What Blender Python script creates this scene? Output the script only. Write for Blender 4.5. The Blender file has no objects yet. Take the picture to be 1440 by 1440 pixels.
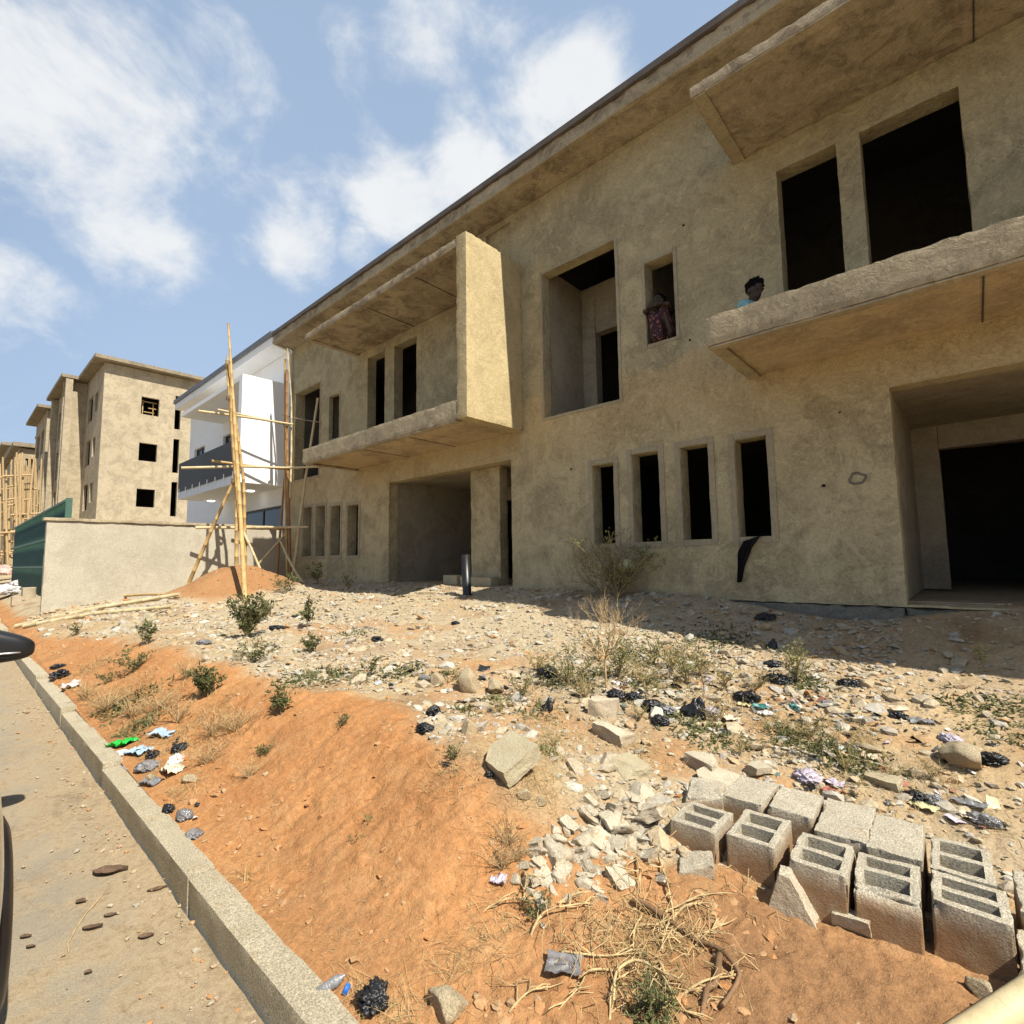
import bpy, bmesh, math, random
import numpy as np
from mathutils import Matrix, Vector
R = math.radians
rng = np.random.default_rng(7)
random.seed(7)
SC = bpy.context.scene
COL = SC.collection

# ------------------------------------------------------------------ camera geometry (camera at the origin, road 1.65 m below)
F = 722.0
CX = np.array([804., -79., -F]); CX /= np.linalg.norm(CX)
CY = np.array([654., 58., F]); CY -= CX*(CX@CY); CY /= np.linalg.norm(CY)
CZ = np.cross(CX, CY)
CM = np.array([CX, CY, CZ])

def ray(px, py):
    return CM @ np.array([px-720., py-720., F])
def on_y(px, py, y):
    r = ray(px, py); return r*y/r[1]
def on_x(px, py, x):
    r = ray(px, py); return r*x/r[0]
def depth(p):
    return float((CM.T @ np.asarray(p, float))[2])

# ------------------------------------------------------------------ noise (vectorised value noise)
def _hash(ix, iy, iz, seed):
    h = (ix.astype(np.int64)*374761393 + iy.astype(np.int64)*668265263 + iz.astype(np.int64)*1440662683 + seed*974711) & 0xffffffff
    h = ((h ^ (h >> 13))*1274126177) & 0xffffffff
    h = ((h ^ (h >> 16))*2246822519) & 0xffffffff
    return ((h ^ (h >> 15)) & 0xffffff)/float(0xffffff)
def vnoise(p, seed=0):
    p = np.asarray(p, float); i = np.floor(p); f = p-i; i = i.astype(np.int64); f = f*f*(3-2*f)
    o = 0
    for a in (0, 1):
        wa = f[:, 0] if a else 1-f[:, 0]
        for b in (0, 1):
            wb = f[:, 1] if b else 1-f[:, 1]
            for c in (0, 1):
                wc = f[:, 2] if c else 1-f[:, 2]
                o = o+wa*wb*wc*_hash(i[:, 0]+a, i[:, 1]+b, i[:, 2]+c, seed)
    return o*2-1
def fbm(p, octs=4, seed=0, gain=.5):
    p = np.asarray(p, float); o = np.zeros(len(p)); a = 1.; t = 0
    for k in range(octs):
        o += a*vnoise(p*(2.03**k)+k*17.3, seed+k); t += a; a *= gain
    return o/t
def n2(x, y, s, octs=4, seed=0, gain=.5):
    x = np.asarray(x, float).ravel(); y = np.asarray(y, float).ravel()
    return fbm(np.stack([x*s, y*s, np.zeros_like(x)+.37], 1), octs, seed, gain)
def sstep(a, b, x):
    t = np.clip((x-a)/(b-a), 0, 1); return t*t*(3-2*t)

# ------------------------------------------------------------------ object helpers
class MB:
    """collects vertices, faces and material slots of ONE mesh"""
    def __init__(s): s.v = []; s.f = []; s.m = []; s.n = 0; s.sm = []
    def add(s, v, f, m=0, smooth=False):
        v = np.asarray(v, float).reshape(-1, 3); s.v.append(v)
        for q in f: s.f.append(tuple(int(i)+s.n for i in q)); s.m.append(m); s.sm.append(smooth)
        s.n += len(v); return s
    def build(s, name, mats, parent=None, loc=None):
        me = bpy.data.meshes.new(name)
        v = np.concatenate(s.v) if s.v else np.zeros((0, 3))
        me.from_pydata(v.tolist(), [], s.f)
        if not isinstance(mats, (list, tuple)): mats = [mats]
        for m in mats: me.materials.append(m)
        me.polygons.foreach_set('material_index', s.m); me.polygons.foreach_set('use_smooth', s.sm)
        me.update()
        o = bpy.data.objects.new(name, me); COL.objects.link(o)
        if parent: o.parent = parent
        if loc is not None: o.location = loc
        return o
def grid_obj(name, V, Fq, mat, parent=None, smooth=True, attrs=None):
    """fast path for large quad / tri arrays"""
    V = np.asarray(V, np.float32); Fq = np.asarray(Fq, np.int32)
    me = bpy.data.meshes.new(name); k = Fq.shape[1]
    me.vertices.add(len(V)); me.vertices.foreach_set('co', V.ravel())
    me.loops.add(Fq.size); me.loops.foreach_set('vertex_index', Fq.ravel())
    me.polygons.add(len(Fq)); me.polygons.foreach_set('loop_start', np.arange(0, Fq.size, k, dtype=np.int32))
    me.polygons.foreach_set('loop_total', np.full(len(Fq), k, np.int32))
    me.polygons.foreach_set('use_smooth', np.full(len(Fq), smooth))
    me.update(calc_edges=True); me.validate()
    for m in (mat if isinstance(mat, (list, tuple)) else [mat]): me.materials.append(m)
    for an, av in (attrs or {}).items():
        a = me.attributes.new(an, 'FLOAT', 'POINT'); a.data.foreach_set('value', np.asarray(av, np.float32))
    o = bpy.data.objects.new(name, me); COL.objects.link(o)
    if parent: o.parent = parent
    return o
def tag(o, label=None, cat=None, group=None, kind=None):
    if label: o['label'] = label
    if cat: o['category'] = cat
    if group: o['group'] = group
    if kind: o['kind'] = kind
    return o
def thing(name, label, cat, loc=(0, 0, 0), group=None, rz=0):
    o = bpy.data.objects.new(name, None); o.empty_display_size = .2; COL.objects.link(o)
    o.location = loc; o.rotation_euler = (0, 0, rz)
    return tag(o, label, cat, group)

# ------------------------------------------------------------------ shapes
def box(mb, x0, x1, y0, y1, z0, z1, m=0):
    v = [(x, y, z) for z in (z0, z1) for y in (y0, y1) for x in (x0, x1)]
    return mb.add(v, [(0, 2, 3, 1), (4, 5, 7, 6), (0, 1, 5, 4), (2, 6, 7, 3), (0, 4, 6, 2), (1, 3, 7, 5)], m)
def lumpy_box(mb, x0, x1, y0, y1, z0, z1, step=.08, amp=.006, chip=.012, seed=0, m=0, rag=0, fs=2.5):
    """a box of finely divided faces whose surface undulates and whose edges are worn"""
    lo = np.array([x0, y0, z0]); hi = np.array([x1, y1, z1])
    for ax in range(3):
        b, c = [(1, 2), (2, 0), (0, 1)][ax]
        nb = max(2, int((hi[b]-lo[b])/step)+1); nc = max(2, int((hi[c]-lo[c])/step)+1)
        for side in (0, 1):
            B, C = np.meshgrid(np.linspace(lo[b], hi[b], nb+1), np.linspace(lo[c], hi[c], nc+1), indexing='ij')
            P = np.zeros((B.size, 3)); P[:, b] = B.ravel(); P[:, c] = C.ravel(); P[:, ax] = (lo, hi)[side][ax]
            Q = P.copy()
            for k in range(3): Q[:, k] += amp*fbm(P*fs+k*31.7, 4, seed+k*7)
            if chip:
                on = [(np.abs(P[:, k]-lo[k]) < 1e-6).astype(int)-(np.abs(P[:, k]-hi[k]) < 1e-6).astype(int) for k in range(3)]
                cnt = sum(np.abs(o) for o in on)
                w = chip*np.maximum(0, .35+fbm(P*9+5, 4, seed+3, .7)*1.5)*(cnt >= 2)
                for k in range(3): Q[:, k] += on[k]*w
            if rag:
                top = np.abs(P[:, 2]-hi[2]) < 1e-6
                Q[top, 2] += rag*(fbm(P[top]*7, 4, seed+9, .75))
            idx = np.arange(B.size).reshape(nb+1, nc+1)
            q = np.stack([idx[:-1, :-1], idx[1:, :-1], idx[1:, 1:], idx[:-1, 1:]], -1).reshape(-1, 4)
            if side == 0: q = q[:, ::-1]
            mb.add(Q, q, m, True)
    return mb
def tube(mb, pts, rad, sides=8, m=0, cap=True, smooth=True):
    pts = np.asarray(pts, float); n = len(pts)
    rad = np.full(n, rad) if np.isscalar(rad) else np.asarray(rad, float)
    V = []
    up = np.array([0, 0, 1.]); prev = None
    for i in range(n):
        t = pts[min(i+1, n-1)]-pts[max(i-1, 0)]; t = t/(np.linalg.norm(t)+1e-9)
        a = prev if prev is not None else (up if abs(t[2]) < .9 else np.array([1., 0, 0]))
        a = a-t*(a@t); a /= np.linalg.norm(a)+1e-9; prev = a; b = np.cross(t, a)
        for k in range(sides):
            w = 2*math.pi*k/sides; V.append(pts[i]+rad[i]*(a*math.cos(w)+b*math.sin(w)))
    f = [(i*sides+k, i*sides+(k+1) % sides, (i+1)*sides+(k+1) % sides, (i+1)*sides+k) for i in range(n-1) for k in range(sides)]
    mb.add(V, f, m, smooth)
    if cap:
        mb.add(V[:sides], [tuple(range(sides))[::-1]], m); mb.add(V[-sides:], [tuple(range(sides))], m)
    return mb
def lathe(mb, prof, c, axis='z', sides=24, m=0, smooth=True):
    V = []
    for (r, h) in prof:
        for k in range(sides):
            w = 2*math.pi*k/sides; a, b = r*math.cos(w), r*math.sin(w)
            V.append({'z': (c[0]+a, c[1]+b, c[2]+h), 'y': (c[0]+a, c[1]+h, c[2]+b), 'x': (c[0]+h, c[1]+a, c[2]+b)}[axis])
    n = len(prof)
    f = [(i*sides+k, i*sides+(k+1) % sides, (i+1)*sides+(k+1) % sides, (i+1)*sides+k) for i in range(n-1) for k in range(sides)]
    return mb.add(V, f, m, smooth)
_ico = {}
def ico(sub):
    if sub not in _ico:
        b = bmesh.new(); bmesh.ops.create_icosphere(b, subdivisions=sub, radius=1)
        _ico[sub] = (np.array([v.co[:] for v in b.verts]), np.array([[v.index for v in f.verts] for f in b.faces])); b.free()
    return _ico[sub]
def rotm(ax, ay, az):
    return np.array((Matrix.Rotation(az, 3, 'Z') @ Matrix.Rotation(ay, 3, 'Y') @ Matrix.Rotation(ax, 3, 'X')))
def rock_geo(seed, size=(1, 1, 1), planes=11, sub=3, rough=.05, cut=(.5, .85)):
    g = np.random.default_rng(seed); v, f = ico(sub); v = v.copy()
    for k in range(planes):
        n = g.normal(size=3); n /= np.linalg.norm(n); d = g.uniform(*cut)
        s = v@n; e = np.maximum(0, s-d); v -= e[:, None]*n*.97
    v *= (1+rough*fbm(v*2.6+seed, 4, seed % 97, .65))[:, None]
    return v*np.array(size), f
def chunk_geo(seed, size, sub=5, rough=.03, cuts=2):
    """a broken piece of block: a divided cube with one or two broken corners"""
    g = np.random.default_rng(seed); mb = MB()
    lumpy_box(mb, -.5, .5, -.5, .5, -.5, .5, 1./sub, .0, 0, seed)
    v = np.concatenate(mb.v); f = mb.f
    for k in range(cuts):
        n = g.normal(size=3); n[2] = n[2]*.6; n /= np.linalg.norm(n); d = g.uniform(.22, .46)
        s = v@n; e = np.maximum(0, s-d); v -= e[:, None]*n
    for k in range(3): v[:, k] += rough*1.6*fbm(v*4+k*9+seed, 4, seed % 89, .7)
    return v*np.array(size), f

# ------------------------------------------------------------------ materials
def nt(mat):
    mat.use_nodes = True; t = mat.node_tree; t.nodes.clear(); return t
class N:
    def __init__(s, name, rough=.9, spec=.2):
        s.mat = bpy.data.materials.new(name); s.t = nt(s.mat); L = s.t.nodes.new
        s.out = L('ShaderNodeOutputMaterial'); s.b = L('ShaderNodeBsdfPrincipled')
        s.t.links.new(s.b.outputs[0], s.out.inputs[0])
        s.b.inputs['Roughness'].default_value = rough; s.b.inputs['Specular IOR Level'].default_value = spec
        s.geo = L('ShaderNodeNewGeometry'); s.pos = s.geo.outputs['Position']
    def link(s, a, b): s.t.links.new(a, b)
    def noise(s, scale, detail=5, rough=.6, vec=None, stretch=None, dist=0):
        n = s.t.nodes.new('ShaderNodeTexNoise'); n.inputs['Scale'].default_value = scale
        n.inputs['Detail'].default_value = detail; n.inputs['Roughness'].default_value = rough; n.inputs['Distortion'].default_value = dist
        v = vec or s.pos
        if stretch:
            m = s.t.nodes.new('ShaderNodeVectorMath'); m.operation = 'MULTIPLY'; s.link(v, m.inputs[0]); m.inputs[1].default_value = stretch; v = m.outputs[0]
        s.link(v, n.inputs['Vector']); return n.outputs['Fac']
    def voro(s, scale, feature='F1', vec=None):
        n = s.t.nodes.new('ShaderNodeTexVoronoi'); n.feature = feature; n.inputs['Scale'].default_value = scale
        s.link(vec or s.pos, n.inputs['Vector']); return n.outputs['Distance']
    def rng(s, v, a, b, c=0., d=1.):
        n = s.t.nodes.new('ShaderNodeMapRange'); n.interpolation_type = 'SMOOTHSTEP'
        s.link(v, n.inputs[0])
        for i, q in enumerate((a, b, c, d)): n.inputs[i+1].default_value = q
        return n.outputs[0]
    def mix(s, f, a, b, mode='MIX'):
        n = s.t.nodes.new('ShaderNodeMix'); n.data_type = 'RGBA'; n.blend_type = mode
        if isinstance(f, (int, float)): n.inputs[0].default_value = f
        else: s.link(f, n.inputs[0])
        for i, q in ((6, a), (7, b)):
            if isinstance(q, tuple): n.inputs[i].default_value = (*q[:3], 1)
            else: s.link(q, n.inputs[i])
        return n.outputs[2]
    def math(s, op, a, b):
        n = s.t.nodes.new('ShaderNodeMath'); n.operation = op
        for i, q in enumerate((a, b)):
            if isinstance(q, (int, float)): n.inputs[i].default_value = q
            else: s.link(q, n.inputs[i])
        return n.outputs[0]
    def attr(s, name):
        n = s.t.nodes.new('ShaderNodeAttribute'); n.attribute_name = name; return n.outputs['Fac']
    def col(s, c):
        i = s.b.inputs['Base Color']
        if isinstance(c, tuple): i.default_value = (*c[:3], 1)
        else: s.link(c, i)
        return s
    def bump(s, h, strength=.4, dist=.02):
        n = s.t.nodes.new('ShaderNodeBump'); n.inputs['Strength'].default_value = strength; n.inputs['Distance'].default_value = dist
        s.link(h, n.inputs['Height']); s.link(n.outputs[0], s.b.inputs['Normal']); return s
def plaster(name, a, b, c, stain=.5, streak=.35, bump=.5, warm=None):
    """trowelled cement render: three tones, water streaks, rough patches"""
    m = N(name, .93, .15)
    big = m.noise(.45, 4, .6); mid = m.noise(1.7, 6, .68, dist=.4); fine = m.noise(14, 5, .7); grit = m.noise(90, 3, .6)
    col = m.mix(m.rng(big, .35, .65), a, b)
    col = m.mix(m.math('MULTIPLY', m.rng(mid, .43, .63), stain), col, c)
    st = m.noise(1., 5, .65, stretch=(5., 5., .35))
    col = m.mix(m.math('MULTIPLY', m.rng(st, .52, .75), streak), col, c)
    col = m.mix(m.rng(fine, .3, .75, 0., .5), col, a)
    if warm:                                                          # the first floor was rendered in greyer mortar, the band of the slab in red sand
        sz = m.t.nodes.new('ShaderNodeSeparateXYZ'); m.link(m.pos, sz.inputs[0]); z = m.math('ADD', sz.outputs[2], m.math('MULTIPLY', m.math('SUBTRACT', mid, .5), .7))
        up = m.rng(z, 2.75, 2.85); band = m.math('MULTIPLY', m.rng(z, 1.4, 2.3), m.math('SUBTRACT', 1., up))
        col = m.mix(m.math('MULTIPLY', band, .55), col, warm); col = m.mix(m.math('MULTIPLY', up, .28), col, (.30, .26, .16))
    pat = m.noise(2.6, 5, .6, dist=2.2)                               # patches of later mortar with sharper borders
    col = m.mix(m.math('MULTIPLY', m.rng(pat, .55, .60), .34*stain), col, tuple(min(1, q*1.22) for q in a))
    col = m.mix(m.math('MULTIPLY', m.rng(pat, .41, .37), .55*stain), col, c)
    tro = m.noise(5.5, 6, .62, dist=1.2); ln = m.noise(4.2, 5, .62, dist=2.6)
    line = m.math('MULTIPLY', m.math('SUBTRACT', 1., m.rng(m.math('ABSOLUTE', m.math('SUBTRACT', ln, .5), 0.), .0, .012)), m.rng(mid, .42, .60))
    col = m.mix(m.math('MULTIPLY', line, .42*stain), col, tuple(q*.6 for q in c))
    d = m.rng(grit, .25, .8, .80, 1.14)
    col = m.mix(1., col, d, 'MULTIPLY'); col = m.mix(1., col, m.rng(m.noise(26, 4, .75), .25, .75, .86, 1.12), 'MULTIPLY')
    m.col(col)
    h = m.math('ADD', m.math('MULTIPLY', tro, 1.), m.math('MULTIPLY', fine, .45))
    h = m.math('ADD', h, m.math('MULTIPLY', grit, .12)); h = m.math('SUBTRACT', h, m.math('MULTIPLY', line, .25)); h = m.math('ADD', h, m.math('MULTIPLY', m.rng(pat, .53, .6), .25))
    m.bump(h, bump, .03)
    return m.mat
def simple(name, col, rough=.6, spec=.3, var=.25, scale=8, bump=0., metal=0., bscale=None):
    m = N(name, rough, spec); m.b.inputs['Metallic'].default_value = metal
    n = m.noise(scale, 5, .65)
    lo = tuple(c*(1-var) for c in col); hi = tuple(min(1, c*(1+var)) for c in col)
    m.col(m.mix(m.rng(n, .3, .7), lo, hi))
    if bump: m.bump(m.noise(bscale or scale*3, 6, .7), bump, .02)
    return m.mat

M = {}
M['plaster'] = plaster('cement_render', (.495, .42, .26), (.43, .355, .21), (.275, .23, .14), .82, .6, .6, (.49, .355, .18))
M['cheek'] = plaster('pale_yellow_render', (.52, .42, .235), (.45, .355, .19), (.33, .26, .145), .5, .3, .35)  # smoother render, slightly yellower than the facade
M['soffit'] = plaster('stained_soffit_render', (.44, .36, .245), (.37, .295, .195), (.20, .155, .105), 1., .1, .4)
M['slab'] = plaster('warm_slab_render', (.52, .40, .245), (.45, .345, .205), (.29, .22, .135), .8, .1, .35)
M['edge'] = plaster('edge_concrete', (.43, .355, .235), (.37, .30, .19), (.24, .195, .13), .8, .4, .4)
M['surround'] = plaster('smooth_cement_band', (.38, .325, .225), (.33, .28, .19), (.25, .21, .14), .4, .2, .25)
M['inner'] = plaster('inner_render', (.38, .325, .235), (.33, .28, .20), (.22, .185, .13), .6, .3, .35)
M['hole'] = simple('hole_shade', (.02, .017, .012), .95, .05, .3, 20)  # black that stands for the shade inside small wall holes
M['dark_inner'] = plaster('shade_toned_interior', (.10, .09, .075), (.08, .072, .06), (.05, .045, .04), .5, .3, .4)  # room shade put into the base colour, far darker than bare block
M['found'] = plaster('foundation_concrete', (.20, .19, .155), (.16, .15, .125), (.09, .085, .07), .6, .4, .8)
M['wallcem'] = plaster('grey_wall_render', (.46, .415, .325), (.415, .37, .29), (.33, .29, .225), .5, .15, .15)
M['far'] = plaster('far_render', (.45, .375, .26), (.395, .33, .225), (.26, .215, .15), .75, .6, .3)
M['far_roof'] = plaster('weathered_slab', (.30, .25, .175), (.25, .205, .145), (.16, .135, .10), .7, .6, .3)
M['white'] = simple('white_paint', (.80, .80, .79), .6, .3, .03, 2.)
M['roofmetal'] = simple('dark_roof_sheet', (.115, .095, .08), .6, .3, .2, 3.)
M['greyroof'] = simple('grey_roof_edge', (.13, .13, .14), .5, .4, .15, 3.)
M['glass'] = simple('dark_glass', (.02, .024, .03), .08, .6, .1, 1.)
M['rail_glass'] = simple('smoked_glass_railing', (.065, .066, .068), .6, .15, .1, 1.)
M['steel'] = simple('steel', (.55, .55, .55), .35, .5, .1, 6., metal=.9)
M['black_plastic'] = simple('black_plastic', (.012, .012, .013), .38, .45, .3, 5.)
M['black_cloth'] = simple('black_cloth', (.014, .012, .012), .9, .1, .3, 12, .4)
M['hoard'] = simple('green_sheet', (.022, .055, .034), .55, .3, .25, 3.)
M['hoard_dk'] = simple('green_rail', (.06, .12, .085), .5, .3, .2, 3.)
def bamboo_mat(name, a, b):
    m = N(name, .6, .3); c = m.mix(m.rng(m.noise(3., 4, .6), .3, .7), a, b)
    c = m.mix(m.rng(m.noise(1., 5, .7, stretch=(40, 40, 2.)), .45, .8, 0, .55), c, tuple(q*.45 for q in a)); m.col(c)
    m.bump(m.noise(30, 4, .6), .3, .01); return m.mat
M['bamboo'] = bamboo_mat('bamboo', (.52, .36, .15), (.40, .25, .10))
M['bamboo_pale'] = bamboo_mat('pale_bamboo', (.56, .46, .28), (.47, .37, .20))
M['bamboo_red'] = bamboo_mat('reddish_bamboo', (.33, .18, .08), (.26, .14, .06))
def concrete_block_mat(name, a, b, grit=.35, soil=.0):
    m = N(name, .95, .1); c = m.mix(m.rng(m.noise(6, 5, .7), .3, .7), a, b); c = m.mix(m.rng(m.noise(11, 4, .6), .55, .72, 0, .4), c, tuple(q*w for q, w in zip(b, (.95, .78, .6))))
    sp = m.noise(150, 3, .75)
    c = m.mix(1., c, m.rng(sp, .3, .72, 1-grit*1.3, 1+grit*.4), 'MULTIPLY')
    if soil:
        sx = m.t.nodes.new('ShaderNodeSeparateXYZ'); m.link(m.geo.outputs['Normal'], sx.inputs[0])
        side = m.rng(sx.outputs[2], .75, .15)
        blot = m.rng(m.noise(7, 5, .65), .32, .58)
        side = m.attr('soil') if soil > .5 else side
        c = m.mix(m.math('MULTIPLY', m.math('MULTIPLY', side, m.rng(blot, 0., 1., .6, 1.)), soil), c, (.31, .185, .095))
    m.col(c)
    h = m.math('ADD', m.noise(55, 5, .75), m.math('MULTIPLY', sp, .6)); m.bump(h, .85, .012); return m.mat
M['block'] = concrete_block_mat('sandcrete_block', (.60, .535, .41), (.50, .44, .335), .42, .95)
M['chunk'] = concrete_block_mat('broken_sandcrete', (.60, .53, .395), (.49, .425, .315), .26, .3)
M['rock'] = concrete_block_mat('weathered_stone', (.50, .41, .27), (.40, .32, .20), .35, .3)
M['slabstone'] = concrete_block_mat('pale_slab', (.50, .43, .29), (.44, .37, .24), .12)
M['kerb'] = concrete_block_mat('kerb_concrete', (.56, .485, .345), (.48, .415, .29), .42)
# ground
def ground_mat():
    m = N('site_soil', .97, .08)
    o, r, d, p = m.attr('orange'), m.attr('rubble'), m.attr('brown'), m.attr('dust')
    n1 = m.noise(1.3, 6, .65, dist=.3); n2_ = m.noise(7, 6, .7); n3 = m.noise(38, 5, .72); n4 = m.noise(170, 3, .7)
    tan = m.mix(m.rng(n1, .35, .68), (.46, .335, .19), (.36, .245, .135))
    ora = m.mix(m.rng(n1, .32, .66), (.475, .232, .092), (.395, .182, .070))
    ora = m.mix(m.rng(n2_, .4, .75, 0, .55), ora, (.50, .295, .14))
    cre = m.mix(m.rng(n2_, .35, .7), (.465, .38, .25), (.365, .285, .175))
    bro = m.mix(m.rng(n2_, .35, .7), (.27, .15, .073), (.20, .107, .054))
    c = m.mix(r, tan, cre); c = m.mix(o, c, ora); c = m.mix(d, c, bro); c = m.mix(p, c, (.44, .365, .255))
    sp = m.math('ADD', m.math('MULTIPLY', n3, .6), m.math('MULTIPLY', n4, .4))
    c = m.mix(1., c, m.rng(sp, .28, .75, .66, 1.2), 'MULTIPLY'); m.col(c)
    h = m.math('ADD', m.math('MULTIPLY', n2_, 1.4), m.math('ADD', m.math('MULTIPLY', n3, .7), m.math('MULTIPLY', n4, .22)))
    m.bump(h, .55, .045); return m.mat
M['ground'] = ground_mat()
def road_mat():
    m = N('dusty_road', .95, .1)
    n1 = m.noise(.9, 6, .68, dist=.5); n2_ = m.noise(4.5, 6, .7, dist=.6); n3 = m.noise(30, 5, .72); n4 = m.noise(190, 2, .6)
    c = m.mix(m.rng(n1, .34, .62), (.32, .265, .185), (.255, .22, .165))
    edge = m.attr('dust')
    dirt = m.mix(m.rng(n3, .35, .7), (.355, .275, .175), (.28, .205, .12))
    c = m.mix(m.math('MULTIPLY', m.rng(n2_, .42, .62), .75), c, dirt)
    c = m.mix(edge, c, dirt)
    c = m.mix(m.rng(n3, .56, .72, 0, .6), c, (.19, .14, .09)); c = m.mix(m.rng(m.noise(2.1, 5, .7, dist=.8), .56, .70, 0, .6), c, (.17, .125, .085))
    c = m.mix(1., c, m.rng(n4, .25, .78, .78, 1.12), 'MULTIPLY'); m.col(c)
    m.bump(m.math('ADD', n3, m.math('MULTIPLY', n4, .4)), .45, .015); return m.mat
M['road'] = road_mat()
def stone_mat():
    m = N('rubble_stone', .95, .1); t = m.attr('tint')
    r = m.t.nodes.new('ShaderNodeValToRGB'); m.link(t, r.inputs[0]); e = r.color_ramp.elements
    e[0].position = 0; e[0].color = (.40, .195, .08, 1); e[1].position = 1; e[1].color = (.49, .45, .37, 1)
    for pz, cc in ((.22, (.40, .26, .14)), (.45, (.445, .365, .245)), (.72, (.37, .315, .23)), (.85, (.36, .33, .28))):
        q = e.new(pz); q.color = (*cc, 1)
    c = m.mix(1., r.outputs[0], m.rng(m.noise(60, 4, .7), .3, .72, .75, 1.15), 'MULTIPLY'); m.col(c)
    m.bump(m.noise(70, 4, .7), .5, .01); return m.mat
M['stone'] = stone_mat()
def leaf_mat(name, a, b, c=None):
    m = N(name, .65, .25); t = m.attr('tint'); col = m.mix(t, a, b); m.col(col)
    m.b.inputs['Subsurface Weight'].default_value = 0
    tr = m.t.nodes.new('ShaderNodeBsdfTranslucent'); m.link(col, tr.inputs[0])
    ms = m.t.nodes.new('ShaderNodeMixShader'); ms.inputs[0].default_value = .22
    m.link(m.b.outputs[0], ms.inputs[1]); m.link(tr.outputs[0], ms.inputs[2]); m.link(ms.outputs[0], m.out.inputs[0])
    return m.mat
M['leaf'] = leaf_mat('weed_leaf', (.07, .085, .030), (.16, .165, .065))
M['leaf_y'] = leaf_mat('pale_weed_leaf', (.16, .17, .05), (.30, .27, .10))
M['straw'] = leaf_mat('dry_straw', (.30, .20, .09), (.58, .44, .22))
M['twig'] = simple('dry_twig', (.42, .30, .16), .85, .1, .3, 20)
M['twig_dk'] = simple('grey_twig', (.25, .20, .125), .9, .1, .3, 20)
M['root'] = simple('yellow_root', (.46, .335, .17), .75, .15, .35, 12, .4)
M['root_dk'] = simple('brown_root', (.20, .12, .065), .85, .1, .3, 12, .4)
M['dryleaf'] = simple('dead_leaf', (.13, .085, .055), .85, .1, .3, 30, .5)
def bag_mat(name, col, rough=.35, trans=0.):
    m = N(name, rough, .5); n = m.noise(18, 4, .6)
    m.col(m.mix(m.rng(n, .35, .7), tuple(q*.7 for q in col), tuple(min(1, q*1.15) for q in col)))
    m.bump(m.noise(45, 5, .6, dist=1.), .5, .01)
    if trans: m.b.inputs['Transmission Weight'].default_value = trans
    return m.mat
M['bag_black'] = bag_mat('black_film', (.016, .016, .017), .3)
M['bag_grey'] = bag_mat('grey_film', (.20, .19, .19), .35)
M['bag_white'] = bag_mat('white_film', (.62, .60, .58), .4)
M['bag_cream'] = bag_mat('cream_paper', (.66, .55, .40), .8)
M['bag_clear'] = bag_mat('clear_film', (.42, .42, .43), .16, .55)
M['bag_green'] = bag_mat('green_film', (.02, .42, .05), .4)
M['bag_blue'] = bag_mat('pale_blue_cloth', (.33, .46, .58), .8)
M['bag_red'] = bag_mat('red_wrapper', (.34, .11, .07), .5)
M['bag_lilac'] = bag_mat('lilac_film', (.50, .44, .50), .35, .1)
M['bag_yellow'] = bag_mat('yellow_wrapper', (.55, .49, .26), .45)
M['bag_teal'] = bag_mat('teal_film', (.03, .16, .15), .4)
M['bag_pink'] = bag_mat('pink_sack', (.58, .36, .30), .7)
M['skin'] = simple('dark_skin', (.045, .026, .018), .5, .35, .15, 30)
M['hair'] = simple('black_hair', (.006, .005, .005), .9, .1, .3, 60, .6)
M['turq'] = simple('turquoise_shirt', (.22, .40, .41), .85, .15, .12, 20, .2)
M['trouser'] = simple('dark_trousers', (.03, .03, .04), .9, .1, .2, 20, .2)
def floral():
    m = N('floral_cloth', .9, .1); v = m.voro(26.)
    m.col(m.mix(m.rng(v, .25, .42), (.32, .13, .12), (.05, .03, .04))); m.bump(m.noise(25, 4, .6), .4, .02); return m.mat
M['floral'] = floral()

# ================================================================== TERRAIN
TXS = [-200, -45, -30, -15, -13, -11, -8, -5, -3, -1.65, -1.2, 0, 3, 12]
TYS = [.9, 1.02, 1.6, 2.3, 3.0, 4.2, 5.7, 6.8, 9, 40]
TZ = np.array([
 [-.95, -.95, -.75, -.6, -.5, -.4, -.4, -.4, -.4, -.4],
 [-.95, -.95, -.75, -.6, -.5, -.4, -.4, -.4, -.4, -.4],
 [-1.05, -1.02, -.80, -.72, -.65, -.55, -.5, -.45, -.4, -.4],
 [-1.30, -1.28, -.93, -.85, -.80, -.75, -.6, -.42, -.42, -.4],
 [-1.33, -1.31, -1.0, -.88, -.83, -.80, -.62, -.45, -.45, -.4],
 [-1.37, -1.35, -1.08, -.92, -.88, -.84, -.62, -.46, -.46, -.4],
 [-1.44, -1.43, -1.2, -1.0, -.95, -.85, -.62, -.48, -.48, -.4],
 [-1.51, -1.50, -1.33, -1.08, -1.03, -.93, -.73, -.47, -.47, -.4],
 [-1.54, -1.53, -1.39, -1.14, -1.10, -1.02, -.87, -.44, -.5, -.4],
 [-1.55, -1.54, -1.42, -1.25, -1.28, -1.15, -.97, -.62, -.7, -.4],
 [-1.55, -1.54, -1.46, -1.44, -1.43, -1.22, -1.0, -.80, -.7, -.4],
 [-1.55, -1.54, -1.50, -1.47, -1.44, -1.25, -.98, -.46, -.60, -.4],
 [-1.55, -1.54, -1.50, -1.47, -1.44, -1.25, -.98, -.46, -.60, -.4],
 [-1.55, -1.54, -1.50, -1.47, -1.44, -1.25, -.98, -.46, -.60, -.4]])
GX0, GX1, GY0, GY1, GD = -60., 10., .9, 12., .1
_gx = np.arange(GX0, GX1+GD, GD); _gy = np.arange(GY0, GY1+GD, GD)
_t = np.array([np.interp(_gy, TYS, row) for row in TZ])
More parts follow.
